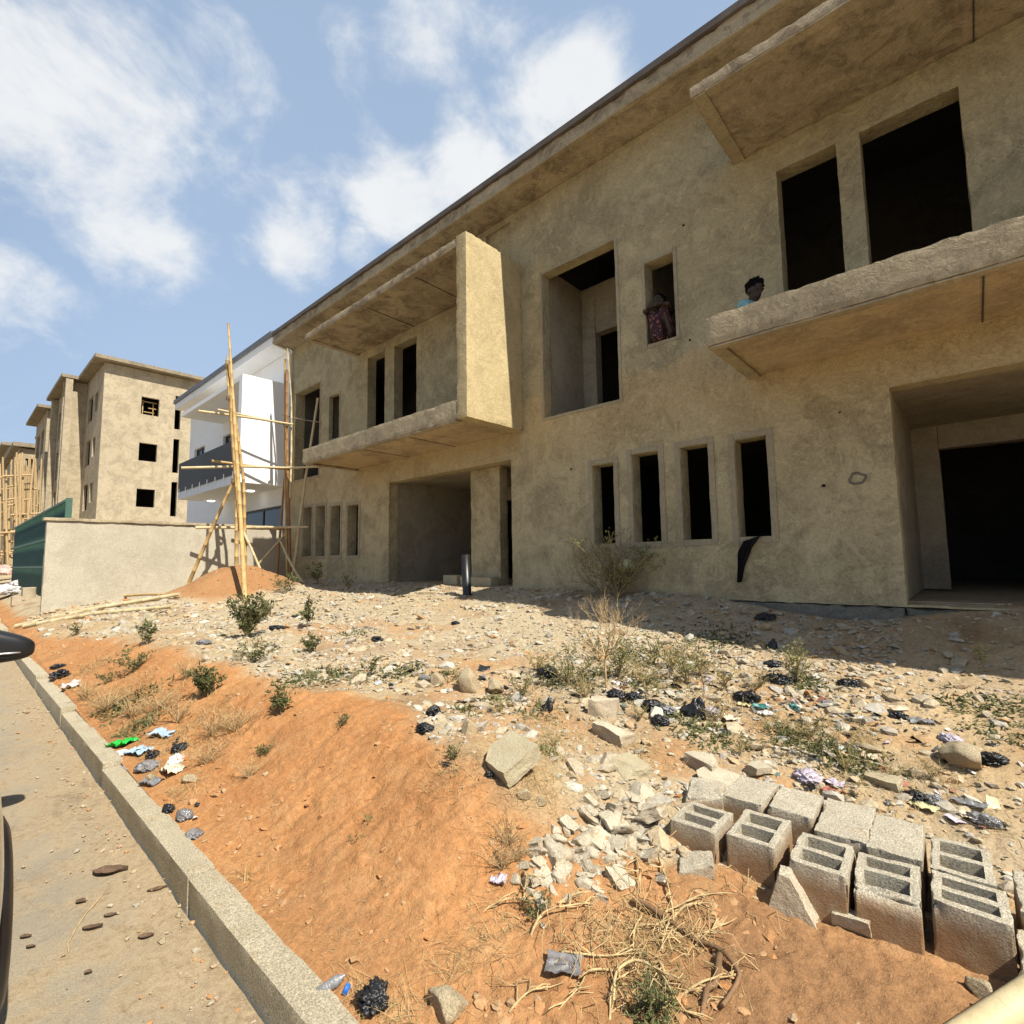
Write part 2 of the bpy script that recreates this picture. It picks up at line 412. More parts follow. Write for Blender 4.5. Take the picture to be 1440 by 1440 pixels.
_T = np.array([np.interp(_gx, TXS, _t[:, j]) for j in range(len(_gy))]).T
def _blur(a, n, ax):
    k = np.ones(n)/n; pad = [(0, 0), (0, 0)]; pad[ax] = (n//2, n//2)
    b = np.pad(a, pad, mode='edge'); return np.apply_along_axis(lambda r: np.convolve(r, k, 'valid'), ax, b)
for _ in range(2): _T = _blur(_T, 11, 0); _T = _blur(_T, 5, 1)
def zroad(x):
    x = np.asarray(x, float); return -1.65+np.clip(.02*np.maximum(0, -x-3.), 0, .6)
def gz(x, y):
    x = np.asarray(x, float).ravel(); y = np.asarray(y, float).ravel()
    u = np.clip((x-GX0)/GD, 0, len(_gx)-1.001); v = np.clip((y-GY0)/GD, 0, len(_gy)-1.001)
    i = u.astype(int); j = v.astype(int); a = u-i; b = v-j
    z = (_T[i, j]*(1-a)*(1-b)+_T[i+1, j]*a*(1-b)+_T[i, j+1]*(1-a)*b+_T[i+1, j+1]*a*b)
    k = sstep(.98, 1.5, y)*(1-.6*sstep(6.2, 6.75, y))              # calmer against the kerb and the house
    z = z+k*(.055*n2(x, y, .7, 3, 3)+.030*n2(x, y, 2.6, 3, 11)+.016*n2(x, y, 9, 4, 21, .6))
    z = z+.15*np.exp(-((y-2.02-.03*np.minimum(0, x+3))/.48)**2)*sstep(-1.45, -2.0, x)*sstep(-12, -7, x)+.06*np.exp(-(((x+2.15)/.6)**2+((y-1.95)/.5)**2))
    r = np.hypot((x+12.75)/1.15, (y-4.55)/1.25)                      # red heap of dug earth by the boundary wall
    z = z+.72*np.exp(-(r/.95)**2*1.1)+.05*n2(x, y, 4, 4, 33)*np.exp(-(r/1.2)**2)
    r = np.hypot((x+1.42)/.42, (y-2.62)/.36); z = z+.06*np.exp(-r*r)   # low heap of broken concrete
    return z
def gz1(x, y): return float(gz([x], [y])[0])
_TT = 1.0*1.012**np.arange(0, 380)
def at(px, py, dz=0.):
    """the ground point seen at a photograph pixel"""
    r = ray(px, py); r = r/np.linalg.norm(r)
    def gap(t):
        P = r[None]*t[:, None]; g = np.where(P[:, 1] < .9, zroad(P[:, 0]), gz(P[:, 0], P[:, 1])); return P[:, 2]-g-dz
    s = np.nonzero(gap(_TT) <= 0)[0]
    if len(s) == 0: return r*_TT[-1]
    i = max(s[0], 1); lo, hi = _TT[i-1], _TT[i]
    for _ in range(2):
        tt = np.linspace(lo, hi, 24); k = max(np.nonzero(gap(tt) <= 0)[0][0], 1); lo, hi = tt[k-1], tt[k]
    return r*hi

_bpx = [(60, 892), (150, 900), (260, 915), (330, 940), (415, 970), (515, 976), (577, 1004), (590, 1034), (638, 1084), (707, 1104), (749, 1140)]
_bw = sorted([tuple(at(*q)[:2]) for q in _bpx]); _bx = [q[0] for q in _bw]; _by = [q[1] for q in _bw]
def zones(x, y):
    x = np.asarray(x, float).ravel(); y = np.asarray(y, float).ravel()
    yb = np.interp(x, _bx, _by)
    w = .16*n2(x, y, 2.2, 4, 51, .65)+.05*n2(x, y, 9, 3, 61)
    ora = sstep(.12, -.12, y-yb+w)
    hp = np.hypot((x+1.42)/.5, (y-2.62)/.42)
    near = sstep(-1.75, -1.35, x)
    ora = np.where(near > 0, ora*(1-near)+near*sstep(.12, -.12, y-2.5+w)*.85, ora)
    ora = ora*sstep(.85, 1.15, hp+w*1.5)
    rh = np.hypot((x+12.75)/1.3, (y-4.55)/1.4); ora = np.maximum(ora, sstep(1.15, .85, rh+w)*.9)
    patch = sstep(.18, .34, n2(x, y, .9, 4, 71)); ora = np.maximum(ora, patch*.45*sstep(5.2, 4.2, y)*(x > -9))
    rub = sstep(-1.0, -3.2, x+w*2)*sstep(-.1, .15, y-yb+w)*sstep(.55, .2, np.abs(n2(x, y, .55, 3, 81))+.05)
    rub = np.clip(np.maximum(rub, sstep(1.2, .9, hp)*.8)+.25*sstep(.1, .3, n2(x, y, 1.8, 4, 83)), 0, 1)*(1-ora)
    bro = sstep(-1.3, -.7, x)*sstep(2.6, 2.2, y)*.8
    bro = np.maximum(bro, sstep(.02, .3, n2(x, y, 1.6, 5, 91, .6))*.38*sstep(1.7, 1.15, y))
    bro = np.maximum(bro, sstep(.12, .32, n2(x, y, 1.1, 5, 95, .62))*.5*(1-.75*ora))
    bro = np.maximum(bro, sstep(1.2, .8, rh)*.45)
    dust = sstep(-.25, .3, n2(x, y, 1.3, 4, 99))*.45*sstep(2.6, 3.4, y)
    return ora, np.clip(rub, 0, 1), np.clip(bro, 0, 1), dust*(1-ora)
def axis_lines(a, b, s0, g, c=0.):
    out = [a]; x = a
    while x < b: x += s0*(1+g*abs(x-c)); out.append(x)
    return np.array(out)
def make_ground():
    xs = axis_lines(-.6, 3.2, .010, .55, -.6); xl = -axis_lines(.6, 60., .010, .55, .6)[1:]
    xs = np.concatenate([xl[::-1], xs, [5, 8, 20, 60, 300]]); xs = np.concatenate([[-400, -200, -110, -80], xs])
    ys = np.concatenate([axis_lines(1.0, 7.3, .009, .42, 1.0), [8, 9, 11, 14, 20, 30, 60, 150, 400]])
    X, Y = np.meshgrid(xs, ys, indexing='ij'); x = X.ravel(); y = Y.ravel()
    z = gz(x, y)
    ora, rub, bro, dust = zones(x, y)
    near = sstep(9, 4, np.hypot(x, y))
    k = sstep(1.0, 1.2, y)*(x > -16)
    z = z+k*(.010*(1+rub)*n2(x, y, 22, 4, 41, .65)+.012*rub*np.maximum(0, n2(x, y, 11, 3, 45)))+k*near*.0022*n2(x, y, 48, 2, 47)
    gul = np.minimum(0, np.abs(n2(x*2.6, y*.8, 1.6, 4, 141, .6))*4-.5)*.016+.012*(1-2*np.abs(n2(x, y, 5.5, 4, 143, .6)))
    z = z+k*ora*near*(gul*sstep(1.15, 1.5, y)+.022*np.maximum(0, n2(x, y, 19, 3, 145)-.08)+.008*np.maximum(0, n2(x, y, 55, 2, 147)-.15))
    z = np.where(y < 1.02, np.minimum(z, np.asarray(zroad(x))+.135), z)
    idx = np.arange(len(x)).reshape(X.shape)
    q = np.stack([idx[:-1, :-1], idx[1:, :-1], idx[1:, 1:], idx[:-1, 1:]], -1).reshape(-1, 4)
    o = grid_obj('ground', np.stack([x, y, z], 1), q, M['ground'], attrs={'orange': ora, 'rubble': rub, 'brown': bro, 'dust': dust})
    tag(o, kind='structure')
make_ground()
def make_road():
    xs = np.concatenate([[-400, -200, -100, -60], -axis_lines(-3., 40., .03, .2)[::-1], [6, 20, 100, 400]])
    ys = np.concatenate([[-400, -100, -40, -20, -10, -7, -5], np.arange(-3.5, .905, .035)])
    X, Y = np.meshgrid(xs, ys, indexing='ij'); x = X.ravel(); y = Y.ravel()
    z = np.asarray(zroad(x))+.004*n2(x, y, 4, 4, 5)
    e = sstep(.42, .86, y+.16*n2(x, y, 2.4, 4, 7))
    z = z+.016*e*np.maximum(0, .4+n2(x, y, 7, 4, 9))
    e = np.maximum(e, sstep(.15, .4, n2(x, y, .8, 5, 13))*.5)
    idx = np.arange(len(x)).reshape(X.shape)
    q = np.stack([idx[:-1, :-1], idx[1:, :-1], idx[1:, 1:], idx[:-1, 1:]], -1).reshape(-1, 4)
    tag(grid_obj('road', np.stack([x, y, z], 1), q, M['road'], attrs={'dust': e}), kind='structure')
make_road()
def make_kerb():
    mb = MB(); x = 3.; k = 0
    while x > -16:
        L = 1.97+.03*random.random(); dz = float(zroad(x-.5)); o = random.uniform(-.004, .004)
        lumpy_box(mb, x-L+.002, x-.001, .888+o, 1.012+o, dz-.1, dz+.15+random.uniform(-.004, .004), .028 if x > -5 else .08, .0035, .006, 300+k)
        x -= L; k += 1
    while x > -60:
        dz = float(zroad(x-2)); box(mb, x-4+.01, x, .888, 1.012, dz-.1, dz+.15); x -= 4
    tag(mb.build('kerb', M['kerb']), kind='structure')
make_kerb()

# ================================================================== THE UNFINISHED HOUSE
FY, EY, BY = 6.8, 6.2, 5.43                                        # facade, eave and balcony-front planes
def facade(name, x0, x1, z0, z1, holes, mat, parent, y=FY, depth=.24, step=.085, amp=.0045, seed=0, edge=.006):
    def lines(a, b, cuts):
        c = sorted(set([round(q, 4) for q in [a, b]+[q for q in cuts if a < q < b]])); out = []
        for p, q in zip(c[:-1], c[1:]):
            n = max(1, int(math.ceil((q-p)/step))); out += [p+(q-p)*k/n for k in range(n)]
        return np.array(out+[c[-1]])
    xs = lines(x0, x1, [h[0] for h in holes]+[h[1] for h in holes]); zs = lines(z0, z1, [h[2] for h in holes]+[h[3] for h in holes])
    X, Z = np.meshgrid(xs, zs, indexing='ij'); P = np.stack([X.ravel(), np.full(X.size, y), Z.ravel()], 1)
    D = P.copy(); D[:, 1] += amp*fbm(P*np.array([1.6, 1, 1.6]), 5, seed, .6)
    jx = edge*fbm(P*6+3, 3, seed+1, .7); jz = edge*fbm(P*6+9, 3, seed+2, .7)
    D[:, 0] += jx; D[:, 2] += jz
    idx = np.arange(X.size).reshape(X.shape); mb = MB(); keep = []
    xm = (xs[:-1]+xs[1:])/2; zm = (zs[:-1]+zs[1:])/2
    for i in range(len(xm)):
        for j in range(len(zm)):
            if any(h[0] < xm[i] < h[1] and h[2] < zm[j] < h[3] for h in holes): continue
            keep.append((idx[i, j], idx[i+1, j], idx[i+1, j+1], idx[i, j+1]))
    mb.add(D, keep, 0, True)
    for h in holes:                                                  # reveals of each opening
        ia, ib = np.abs(xs-h[0]).argmin(), np.abs(xs-h[1]).argmin(); ja, jb = np.abs(zs-h[2]).argmin(), np.abs(zs-h[3]).argmin()
        hd = h[4] if len(h) > 4 else depth
        for loop in ([idx[ia, j] for j in range(ja, jb+1)], [idx[i, jb] for i in range(ia, ib+1)],
                     [idx[ib, j] for j in range(jb, ja-1, -1)], [idx[i, ja] for i in range(ib, ia-1, -1)]):
            a = D[loop]; n = len(a); rows = [a]
            for t in (.25, .6, 1.):
                b = P[loop].copy(); b[:, 1] = y+hd*t
                b[:, 0] += (1-t*.5)*jx[loop]+.004*fbm(b*7, 2, 5); b[:, 2] += (1-t*.5)*jz[loop]; rows.append(b)
            V = np.concatenate(rows); f = [(r*n+k, r*n+k+1, (r+1)*n+k+1, (r+1)*n+k) for r in range(len(rows)-1) for k in range(n-1)]
            mb.add(V, f, 0, True)
    return mb.build(name, mat, parent)
def surround(h, parent, w=.055, y=FY, mat=None, seed=0, sill=True):
    x0, x1, z0, z1 = h[:4]; mb = MB(); y0, y1 = y-.013, y+.02; g = .004
    lumpy_box(mb, x0-w, x0-g, y0, y1, z0-w, z1+w, .08, .003, .006, seed); lumpy_box(mb, x1+g, x1+w, y0, y1, z0-w, z1+w, .08, .003, .006, seed+1)
    lumpy_box(mb, x0-g, x1+g, y0, y1, z1+g, z1+w, .08, .003, .006, seed+2)
    if sill: lumpy_box(mb, x0-g, x1+g, y0, y1, z0-w, z0-g, .08, .003, .006, seed+3)
    return mb.build('window_surround', mat or M['surround'], parent)
S = 9.33
def unit_holes(dx, left):
    gw = [(-4.40, -4.03, .23, 1.46), (-3.71, -3.29, .23, 1.53), (-2.96, -2.58, .24, 1.52), (-2.23, -1.85, .25, 1.50)]
    if left: gw = [(-14.06+9.33*0, -13.58, .18, 1.55), (-13.32, -12.84, .18, 1.53), (-12.53, -12.05, .18, 1.47), (-11.68, -11.20, .17, 1.42)]; gw = [(a+S, b+S, c, d) for a, b, c, d in gw]
    door = (-.58, 3.20, -.53, 1.81, .24)
    tall = (-5.34, -3.88, 2.42, 4.99, .2)
    small = (-3.38, -2.94, 3.13, 4.38, .24)
    bw = [(-1.54, -.89, 2.6, 4.85, .24), (-.66, .21, 2.6, 4.85, .24)]
    if left: tall = (-5.50, -3.92, 2.40, 5.02, .24); small = (-3.38, -2.86, 3.27, 4.46, .1); bw = [(-1.53, -.80, 2.6, 5.03, .24), (-.42, .42, 2.6, 5.0, .24)]
    blind = (2.62, 3.28, 5.45, 6.34, .06)
    return [tuple([a+dx, b+dx, *r]) for a, b, *r in gw+[door, tall, small]+bw+[blind]]
def balcony_box(dx, parent, mats, seed, rag=.014, smooth=False):
    """floor slab with a low upstand, a canopy slab and a solid cheek at its right-hand end"""
    x0, x1 = -2.02+dx, 3.51+dx; st = .05 if not smooth else .6; am = .0045 if not smooth else 0; ch = .013 if not smooth else 0
    mb = MB(); lumpy_box(mb, x0, x1-.24, BY, BY+.16, 2.27, 2.60, st, am, ch, seed, 0, rag)           # upstand
    lumpy_box(mb, x0, x0+.14, BY+.16, FY-.002, 2.27, 2.56, st*1.5, am, ch, seed+3, 0, rag)
    bal = mb.build('balcony_front', mats[0], parent)
    mb = MB(); lumpy_box(mb, x0+.14, x1-.24, BY+.16, FY-.002, 2.285, 2.43, st*1.5, am, ch*.6, seed+1)
    mb.build('floor_slab', mats[1], bal)
    mb = MB(); lumpy_box(mb, x0-.04, x1-.24, BY, FY-.002, 5.23, 5.36, st, am, ch, seed+5); mb.build('canopy', mats[2], bal)
    if not smooth:                                                   # the drip band round the soffit and its board joint
        for q in ((x0, x0+.13, BY+.02, FY-.003, 5.205, 5.231), (x0+.13, x1-.24, BY+.004, BY+.12, 5.207, 5.231), (x0+.02, x0+.16, BY+.12, FY-.003, 2.245, 2.271), (x0+.03, x1-.26, BY+.01, BY+.12, 2.243, 2.271)):
            mb = MB(); lumpy_box(mb, *q, .1, .004, .006, seed+6); mb.build('drip_band', mats[0], bal)
        for xx, z0, z1 in ((1.7+dx, 2.278, 2.287), (.2+dx, 2.278, 2.287), (.35+dx, 5.222, 5.233), (2.0+dx, 5.222, 5.233)):
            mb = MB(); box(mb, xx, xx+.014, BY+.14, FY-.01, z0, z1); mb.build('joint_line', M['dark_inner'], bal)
    mb = MB(); lumpy_box(mb, x1-.24, x1, BY, FY-.002, 2.27, 5.38, st, am, ch, seed+11); mb.build('side_panel', mats[3], bal)
    return bal
house = thing('unfinished_house', 'long two-storey house of bare tan cement render with empty black window openings', 'house', (-5.7, FY, -.5))
house_off = Vector((5.7, -FY, .5))
def hp(o):
    o.location = house_off; return o
HX0, HX1 = -15.0, 3.6
H_right = unit_holes(0, False); H_left = unit_holes(-S, True)
holes = H_left+H_right
hp(facade('facade_wall', HX0, HX1, -.55, 6.46, holes, M['plaster'], house, seed=3, amp=.010, edge=.012))
for k, h in enumerate(holes):
    i = k % 10
    if i in (4, 7, 8, 9): continue
    hp(surround(h, house, .085 if i < 4 else .055, seed=40+k*5))
for dx, sd in ((-S, 60), (0, 90)):
    b = balcony_box(dx, house, [M['edge'], M['slab'], M['soffit'], M['cheek']], sd); hp(b)
mb = MB(); lumpy_box(mb, -16+1.0, HX1, EY, FY+.3, 6.47, 6.70, .12, .012, .02, 21)
roof = hp(mb.build('eave', M['soffit'], house))
mb = MB(); box(mb, HX0-.02, HX1, EY-.05, EY+.02, 6.702, 6.80); box(mb, HX0-.02, HX1, EY-.02, FY+8.2, 6.80, 6.83); mb.build('roof_sheet', M['roofmetal'], roof)
# fascia band slightly proud
mb = MB(); lumpy_box(mb, HX0, HX1, EY-.02, EY+.06, 6.44, 6.55, .12, .006, .015, 24); mb.build('fascia_band', M['edge'], roof)
# end walls, back wall, floors and ceilings (so that the rooms are real and dark)
mb = MB(); D = FY+.26; Bk = 14.2
box(mb, HX0+.01, HX0+.25, D, Bk, -.9, 6.46); box(mb, HX1-.25, HX1-.01, D, Bk, -.9, 6.46); box(mb, HX0+.25, HX1-.25, Bk-.24, Bk, -.9, 6.46)
box(mb, HX0+.25, HX1-.25, D+2.9, D+3.1, 2.45, 6.46); box(mb, -5.75, -5.53, D, D+2.9, 2.45, 6.46); box(mb, -5.75, -5.53, D, D+5, -.6, 2.1)
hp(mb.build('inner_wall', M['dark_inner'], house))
mb = MB(); box(mb, HX0+.26, HX1-.26, D-.015, Bk-.25, -.85, -.52); box(mb, HX0+.26, HX1-.26, FY+.235, Bk-.25, 2.12, 2.42); hp(mb.build('floor', M['inner'], house))
for h in (H_right[9], H_left[9]):
    mb = MB(); lumpy_box(mb, h[0]-.02, h[1]+.02, FY+.062, FY+.2, h[2]-.02, h[3]+.02, .1, .005, 0, 23); hp(mb.build('blind_panel', M['plaster'], house))
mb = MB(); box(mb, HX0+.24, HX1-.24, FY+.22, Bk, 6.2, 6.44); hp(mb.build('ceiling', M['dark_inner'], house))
# end wall outer skin of the front part and the exposed foundation
mb = MB(); lumpy_box(mb, HX0-.004, HX0+.26, FY+.004, FY+.3, -.55, 6.46, .2, .004, .01, 27); hp(mb.build('corner_wall', M['plaster'], house))
mb = MB(); lumpy_box(mb, HX0-.02, -.60, FY-.02, FY+.3, -1.25, -.555, .09, .014, .03, 25, 0, .02); lumpy_box(mb, 3.2, HX1, FY-.02, FY+.3, -1.25, -.555, .09, .012, .03, 26)
lumpy_box(mb, -.59, 3.19, FY+.03, FY+.22, -1.2, -.555, .09, .012, .03, 28)
hp(mb.build('foundation', M['found'], house))
# porch recesses behind the two wide ground-floor openings
for dx, inx in ((-S, 1.05), (0, .30)):
    mb = MB(); xa, xb = -.60+dx, 3.22+dx; yb = FY+2.7
    lumpy_box(mb, xa-.2, xa, FY+.243, yb, -.5, 2.1, .2, .008, .0, 31); lumpy_box(mb, xb, xb+.2, FY+.243, yb, -.5, 2.1, .2, .008, 0, 32)
    lumpy_box(mb, xa-.2, xa+inx, yb, yb+.22, -.5, 2.1, .2, .008, .01, 33); lumpy_box(mb, xa+inx+1.2, xb+.2, yb, yb+.22, -.5, 2.1, .2, .008, .01, 34)
    lumpy_box(mb, xa+inx+.002, xa+inx+1.198, yb, yb+.22, 1.5, 2.1, .2, .008, .01, 35)
    lumpy_box(mb, xa, xb, FY+.25, yb, 1.84, 2.09, .25, .006, 0, 36)
    hp(mb.build('porch_wall', M['inner'], house))
mb = MB(); lumpy_box(mb, -7.62, -6.80, FY+.40, FY+.62, -.5, 1.84, .12, .008, .012, 44); hp(mb.build('pier', M['plaster'], house))
# stair recess behind the tall upper windows
for h in (H_right[5], H_left[5]):
    mb = MB(); xa, xb = h[0]-.02, h[1]+.12; yb = FY+1.25
    lumpy_box(mb, xa-.2, xa, FY+.24, yb+.2, 2.40, 5.2, .2, .008, .0, 37); lumpy_box(mb, xb, xb+.2, FY+.24, yb+.2, 2.4, 5.2, .2, .008, 0, 38)
    lumpy_box(mb, xa, xa+.30, yb, yb+.2, 2.425, 5.2, .2, .008, .01, 39); lumpy_box(mb, xa+.302, xb, yb, yb+.2, 4.25, 5.2, .2, .008, .01, 41)
    hp(mb.build('recess_wall', M['inner'], house))
# block jamb inside the box windows and flat lumps painted black for the shade in pulled form-tie holes
for (px, py, s) in ((961, 317, .03), (803, 660, .03), (1158, 683, .03), (1181, 580, .018), (970, 478, .025), (758, 497, .016)):
    mb = MB(); p = on_y(px, py, FY); v, f = rock_geo(int(px), (s*.8, .006, s*.7), 9, 3, .3); mb.add(v+np.array([p[0], FY-.002, p[2]]), f); hp(mb.build('tie_hole_shade', M['hole'], house))
mb = MB(); p = on_y(1206, 673, FY)
q = [(p[0]+.075*math.cos(k*.524)*(1+.15*math.sin(k*2.1)), FY-.006, p[2]+.062*math.sin(k*.524)*(1+.15*math.cos(k*1.7))) for k in range(13)]; tube(mb, q, .013, 6)
hp(mb.build('plug_ring', M['found'], house))
tag(house.children[0])

# ================================================================== THE WHITE HOUSE NEXT DOOR (same design, finished)
wh = thing('white_house', 'finished white two-storey house with smoked glass balcony railing beyond the scaffold', 'house', (-19.7, FY, -.4))
wo = Vector((19.7, -FY, .4))
def wp(o): o.location = wo; return o
WX0, WX1 = -24.5, -15.06
Hw = [(-23.85, -22.6, 2.9, 4.75, .1), (-20.6, -18.9, 2.43, 4.75, .2), (-18.7, -15.35, -.4, 1.75, .25)]
wp(facade('facade_wall', WX0, WX1, -.6, 6.46, Hw, M['white'], wh, depth=.2, step=.5, amp=0, edge=0))
bb = balcony_box(-18.61, wh, [M['white']]*4, 120, 0, True); wp(bb)
mb = MB(); box(mb, WX0, WX1, EY, FY+.3, 6.47, 6.70); er = wp(mb.build('eave', M['white'], wh))
mb = MB(); box(mb, WX0-.05, WX1+.03, EY-.06, EY+.02, 6.702, 6.86); box(mb, WX0, WX1, EY, FY+8, 6.86, 6.9); mb.build('roof_sheet', M['greyroof'], er)
mb = MB(); box(mb, WX0, WX0+.25, FY+.25, Bk, -.6, 6.46); box(mb, WX1-.25, WX1, FY+.002, Bk, -.6, 6.46); box(mb, WX0+.25, WX1-.25, 10, 10.2, -.6, 6.46); box(mb, WX0+.25, WX1-.25, FY+.26, 10, 2.1, 2.4)
wp(mb.build('inner_wall', M['white'], wh))
for h in Hw:
    mb = MB(); y = FY+.12; x0, x1, z0, z1 = h[:4]
    for (a, b, c, d) in ((x0, x0+.06, z0, z1), (x1-.06, x1, z0, z1), (x0+.06, x1-.06, z0, z0+.06), (x0+.06, x1-.06, z1-.06, z1), ((x0+x1)/2-.03, (x0+x1)/2+.03, z0+.06, z1-.06)): box(mb, a, b, y-.03, y+.03, c, d)
    w = wp(mb.build('window', M['black_plastic'], wh)); mb = MB(); box(mb, x0, x1, y-.006, y+.006, z0, z1); mb.build('pane', M['glass'], w)
mb = MB(); box(mb, -20.55, -15.36, BY-.03, BY-.015, 2.52, 3.52); rl = wp(mb.build('railing', M['rail_glass'], wh))
for k in range(8): mb = MB(); x = -20.4+k*.7; box(mb, x, x+.03, BY-.05, BY-.031, 2.40, 2.62); mb.build('railing_clamp', M['steel'], rl)
em = bpy.data.materials.new('lit_lamp'); t = nt(em); o_ = t.nodes.new('ShaderNodeOutputMaterial'); e_ = t.nodes.new('ShaderNodeEmission'); e_.inputs[0].default_value = (1, .97, .9, 1); e_.inputs[1].default_value = 4.; t.links.new(e_.outputs[0], o_.inputs[0])
for (px, py) in ((352, 691), (297, 705)):
    r = ray(px, py); p = r*2.262/r[2]; mb = MB(); lathe(mb, [(.0, -.012), (.10, -.012), (.115, 0), (.115, .02)], (p[0], p[1], 2.27), sides=20); wp(mb.build('downlight', em, wh))
mb = MB(); a = np.array([-15.02, 6.25, 6.66]); b = np.array([-14.96, 6.66, 6.36]); c = np.array([-14.96, 6.70, 6.3]); tube(mb, [a, a+[0, 0, -.2], b, c, [-14.96, 6.72, 1.2]], .045, 10)
wp(mb.build('downpipe', M['white'], wh))

# ================================================================== BOUNDARY WALL, HOARDING
bw_ = thing('boundary_wall', 'smooth beige rendered boundary wall with a coping, in front of the white house', 'wall', (-15.1, 1.5, -.9)); bo = Vector((15.1, -1.5, .9))
mb = MB(); lumpy_box(mb, -15.2, -15.0, 1.5, FY-.03, -1.4, 1.0, .12, .004, .01, 51); o = mb.build('wall', M['wallcem'], bw_); o.location = bo
mb = MB(); lumpy_box(mb, -15.24, -14.96, 1.44, FY-.03, 1.002, 1.075, .12, .004, .012, 52); o = mb.build('coping', M['edge'], bw_); o.location = bo
hd = thing('green_hoarding', 'dark green corrugated sheet hoarding behind the end of the beige wall', 'hoarding', (-22, 1.9, -.8)); ho = Vector((22, -1.9, .8))
def corrug(x0, x1, y, z0, z1, mb, pitch=.2, amp=.022):
    xs = np.arange(x0, x1, pitch/6); V = []; n = len(xs)
    for z in (z0, z1):
        for x in xs: V.append((x, y+amp*math.sin(2*math.pi*x/pitch), z))
    for z in (z0, z1):
        for x in xs: V.append((x, y+.012+amp*math.sin(2*math.pi*x/pitch), z))
    f = [(k, k+1, n+k+1, n+k) for k in range(n-1)]+[(2*n+k, 3*n+k, 3*n+k+1, 2*n+k+1) for k in range(n-1)]+[(n+k, n+k+1, 3*n+k+1, 3*n+k) for k in range(n-1)]
    mb.add(V, f, 0, True)
mb = MB(); corrug(-29.5, -16.3, 2.0, -.9, 1.58, mb); o = mb.build('sheet', M['hoard'], hd); o.location = ho
for z in (1.58, .75, -.02):
    mb = MB(); box(mb, -29.5, -16.3, 1.93, 1.97, z-.02, z+.04); o = mb.build('rail', M['hoard_dk'], hd); o.location = ho
mb = MB(); box(mb, -16.3, -16.22, 1.94, 2.06, -1., 1.65); o = mb.build('post', M['hoard_dk'], hd); o.location = ho

# ================================================================== FAR BUILDINGS
ap = thing('apartment_block', 'four-storey bare rendered apartment block with square black windows, behind the boundary wall', 'building', (-52, 9, -.4)); ao = Vector((52, -9, .4))
AX = -41.2
def apart(o): o.location = ao; return o
def facade_x(name, x, y0, y1, z0, z1, holes, mat, parent, depth=.25):
    """a wall that faces +X"""
    ys = sorted(set([y0, y1]+[q for h in holes for q in h[:2]])); zs = sorted(set([z0, z1]+[q for h in holes for q in h[2:4]])); mb = MB()
    for a, b in zip(ys[:-1], ys[1:]):
        for c, d in zip(zs[:-1], zs[1:]):
            if any(h[0] < (a+b)/2 < h[1] and h[2] < (c+d)/2 < h[3] for h in holes): continue
            mb.add([(x, a, c), (x, b, c), (x, b, d), (x, a, d)], [(0, 1, 2, 3)])
    for a, b, c, d in [h[:4] for h in holes]:
        e = x-depth
        mb.add([(x, a, c), (e, a, c), (e, a, d), (x, a, d)], [(0, 1, 2, 3)]); mb.add([(x, b, c), (e, b, c), (e, b, d), (x, b, d)], [(3, 2, 1, 0)])
        mb.add([(x, a, c), (x, b, c), (e, b, c), (e, a, c)], [(0, 1, 2, 3)]); mb.add([(x, a, d), (x, b, d), (e, b, d), (e, a, d)], [(3, 2, 1, 0)])
    return mb.build(name, mat, parent)
wins = [(8.45, 9.48, z, z+1.22) for z in (.75, 3.88, 7.0, 10.18)]
slits = [(10.42, 10.78, z, z+2.4) for z in (.4, 3.35, 6.4, 9.5)]
apart(facade_x('end_wall', AX, 6.4, 11.7, -.6, 13.2, wins+slits, M['far'], ap))
def front_seg(x0, x1, y, z0, z1, holes, mb_holes_mat=None): return apart(facade('front_wall', x0, x1, z0, z1, holes, M['far'], ap, y=y, depth=.3, step=3., amp=0, edge=0))
lv = (.2, 3.3, 6.4, 9.5)
front_seg(-47.2, AX, 6.4, -.6, 13.2, [(-46.2, -44.6, z+.5, z+2.3, .15) for z in lv]+[(-43.9, -42.9, z+.9, z+2.2, .15) for z in lv])
front_seg(-54.0, -47.2, 5.55, -.6, 13.2, [(-52.8, -50.6, z+.2, z+2.4) for z in lv]+[(-49.6, -48.3, z+.2, z+2.4) for z in lv])
front_seg(-57.5, -54.0, 6.4, -.6, 13.2, [(-56.4, -55.2, z+.9, z+2.2) for z in lv])
front_seg(-65.0, -57.5, 5.3, -.6, 13.2, [(-63.8, -61.6, z+.2, z+2.4) for z in lv]+[(-60.6, -58.8, z+.2, z+2.4) for z in lv])
front_seg(-72.0, -65.0, 6.4, -.6, 13.2, [(-70, -68, z+.9, z+2.2) for z in lv])
for x, ya in ((-47.2, 5.55), (-57.5, 5.3)): mb = MB(); mb.add([(x, ya, -.6), (x, 6.4, -.6), (x, 6.4, 13.2), (x, ya, 13.2)], [(0, 1, 2, 3)]); apart(mb.build('bay_side', M['far'], ap))
for x, ya in ((-54.0, 5.55), (-65.0, 5.3)): mb = MB(); mb.add([(x, ya, -.6), (x, 6.4, -.6), (x, 6.4, 13.2), (x, ya, 13.2)], [(3, 2, 1, 0)]); apart(mb.build('bay_side', M['far'], ap))
for x in (-47.1, -48.0, -53.9): mb = MB(); box(mb, x, x+.45, 5.15, 5.54, -.6, 13.2); apart(mb.build('pier', M['far'], ap))
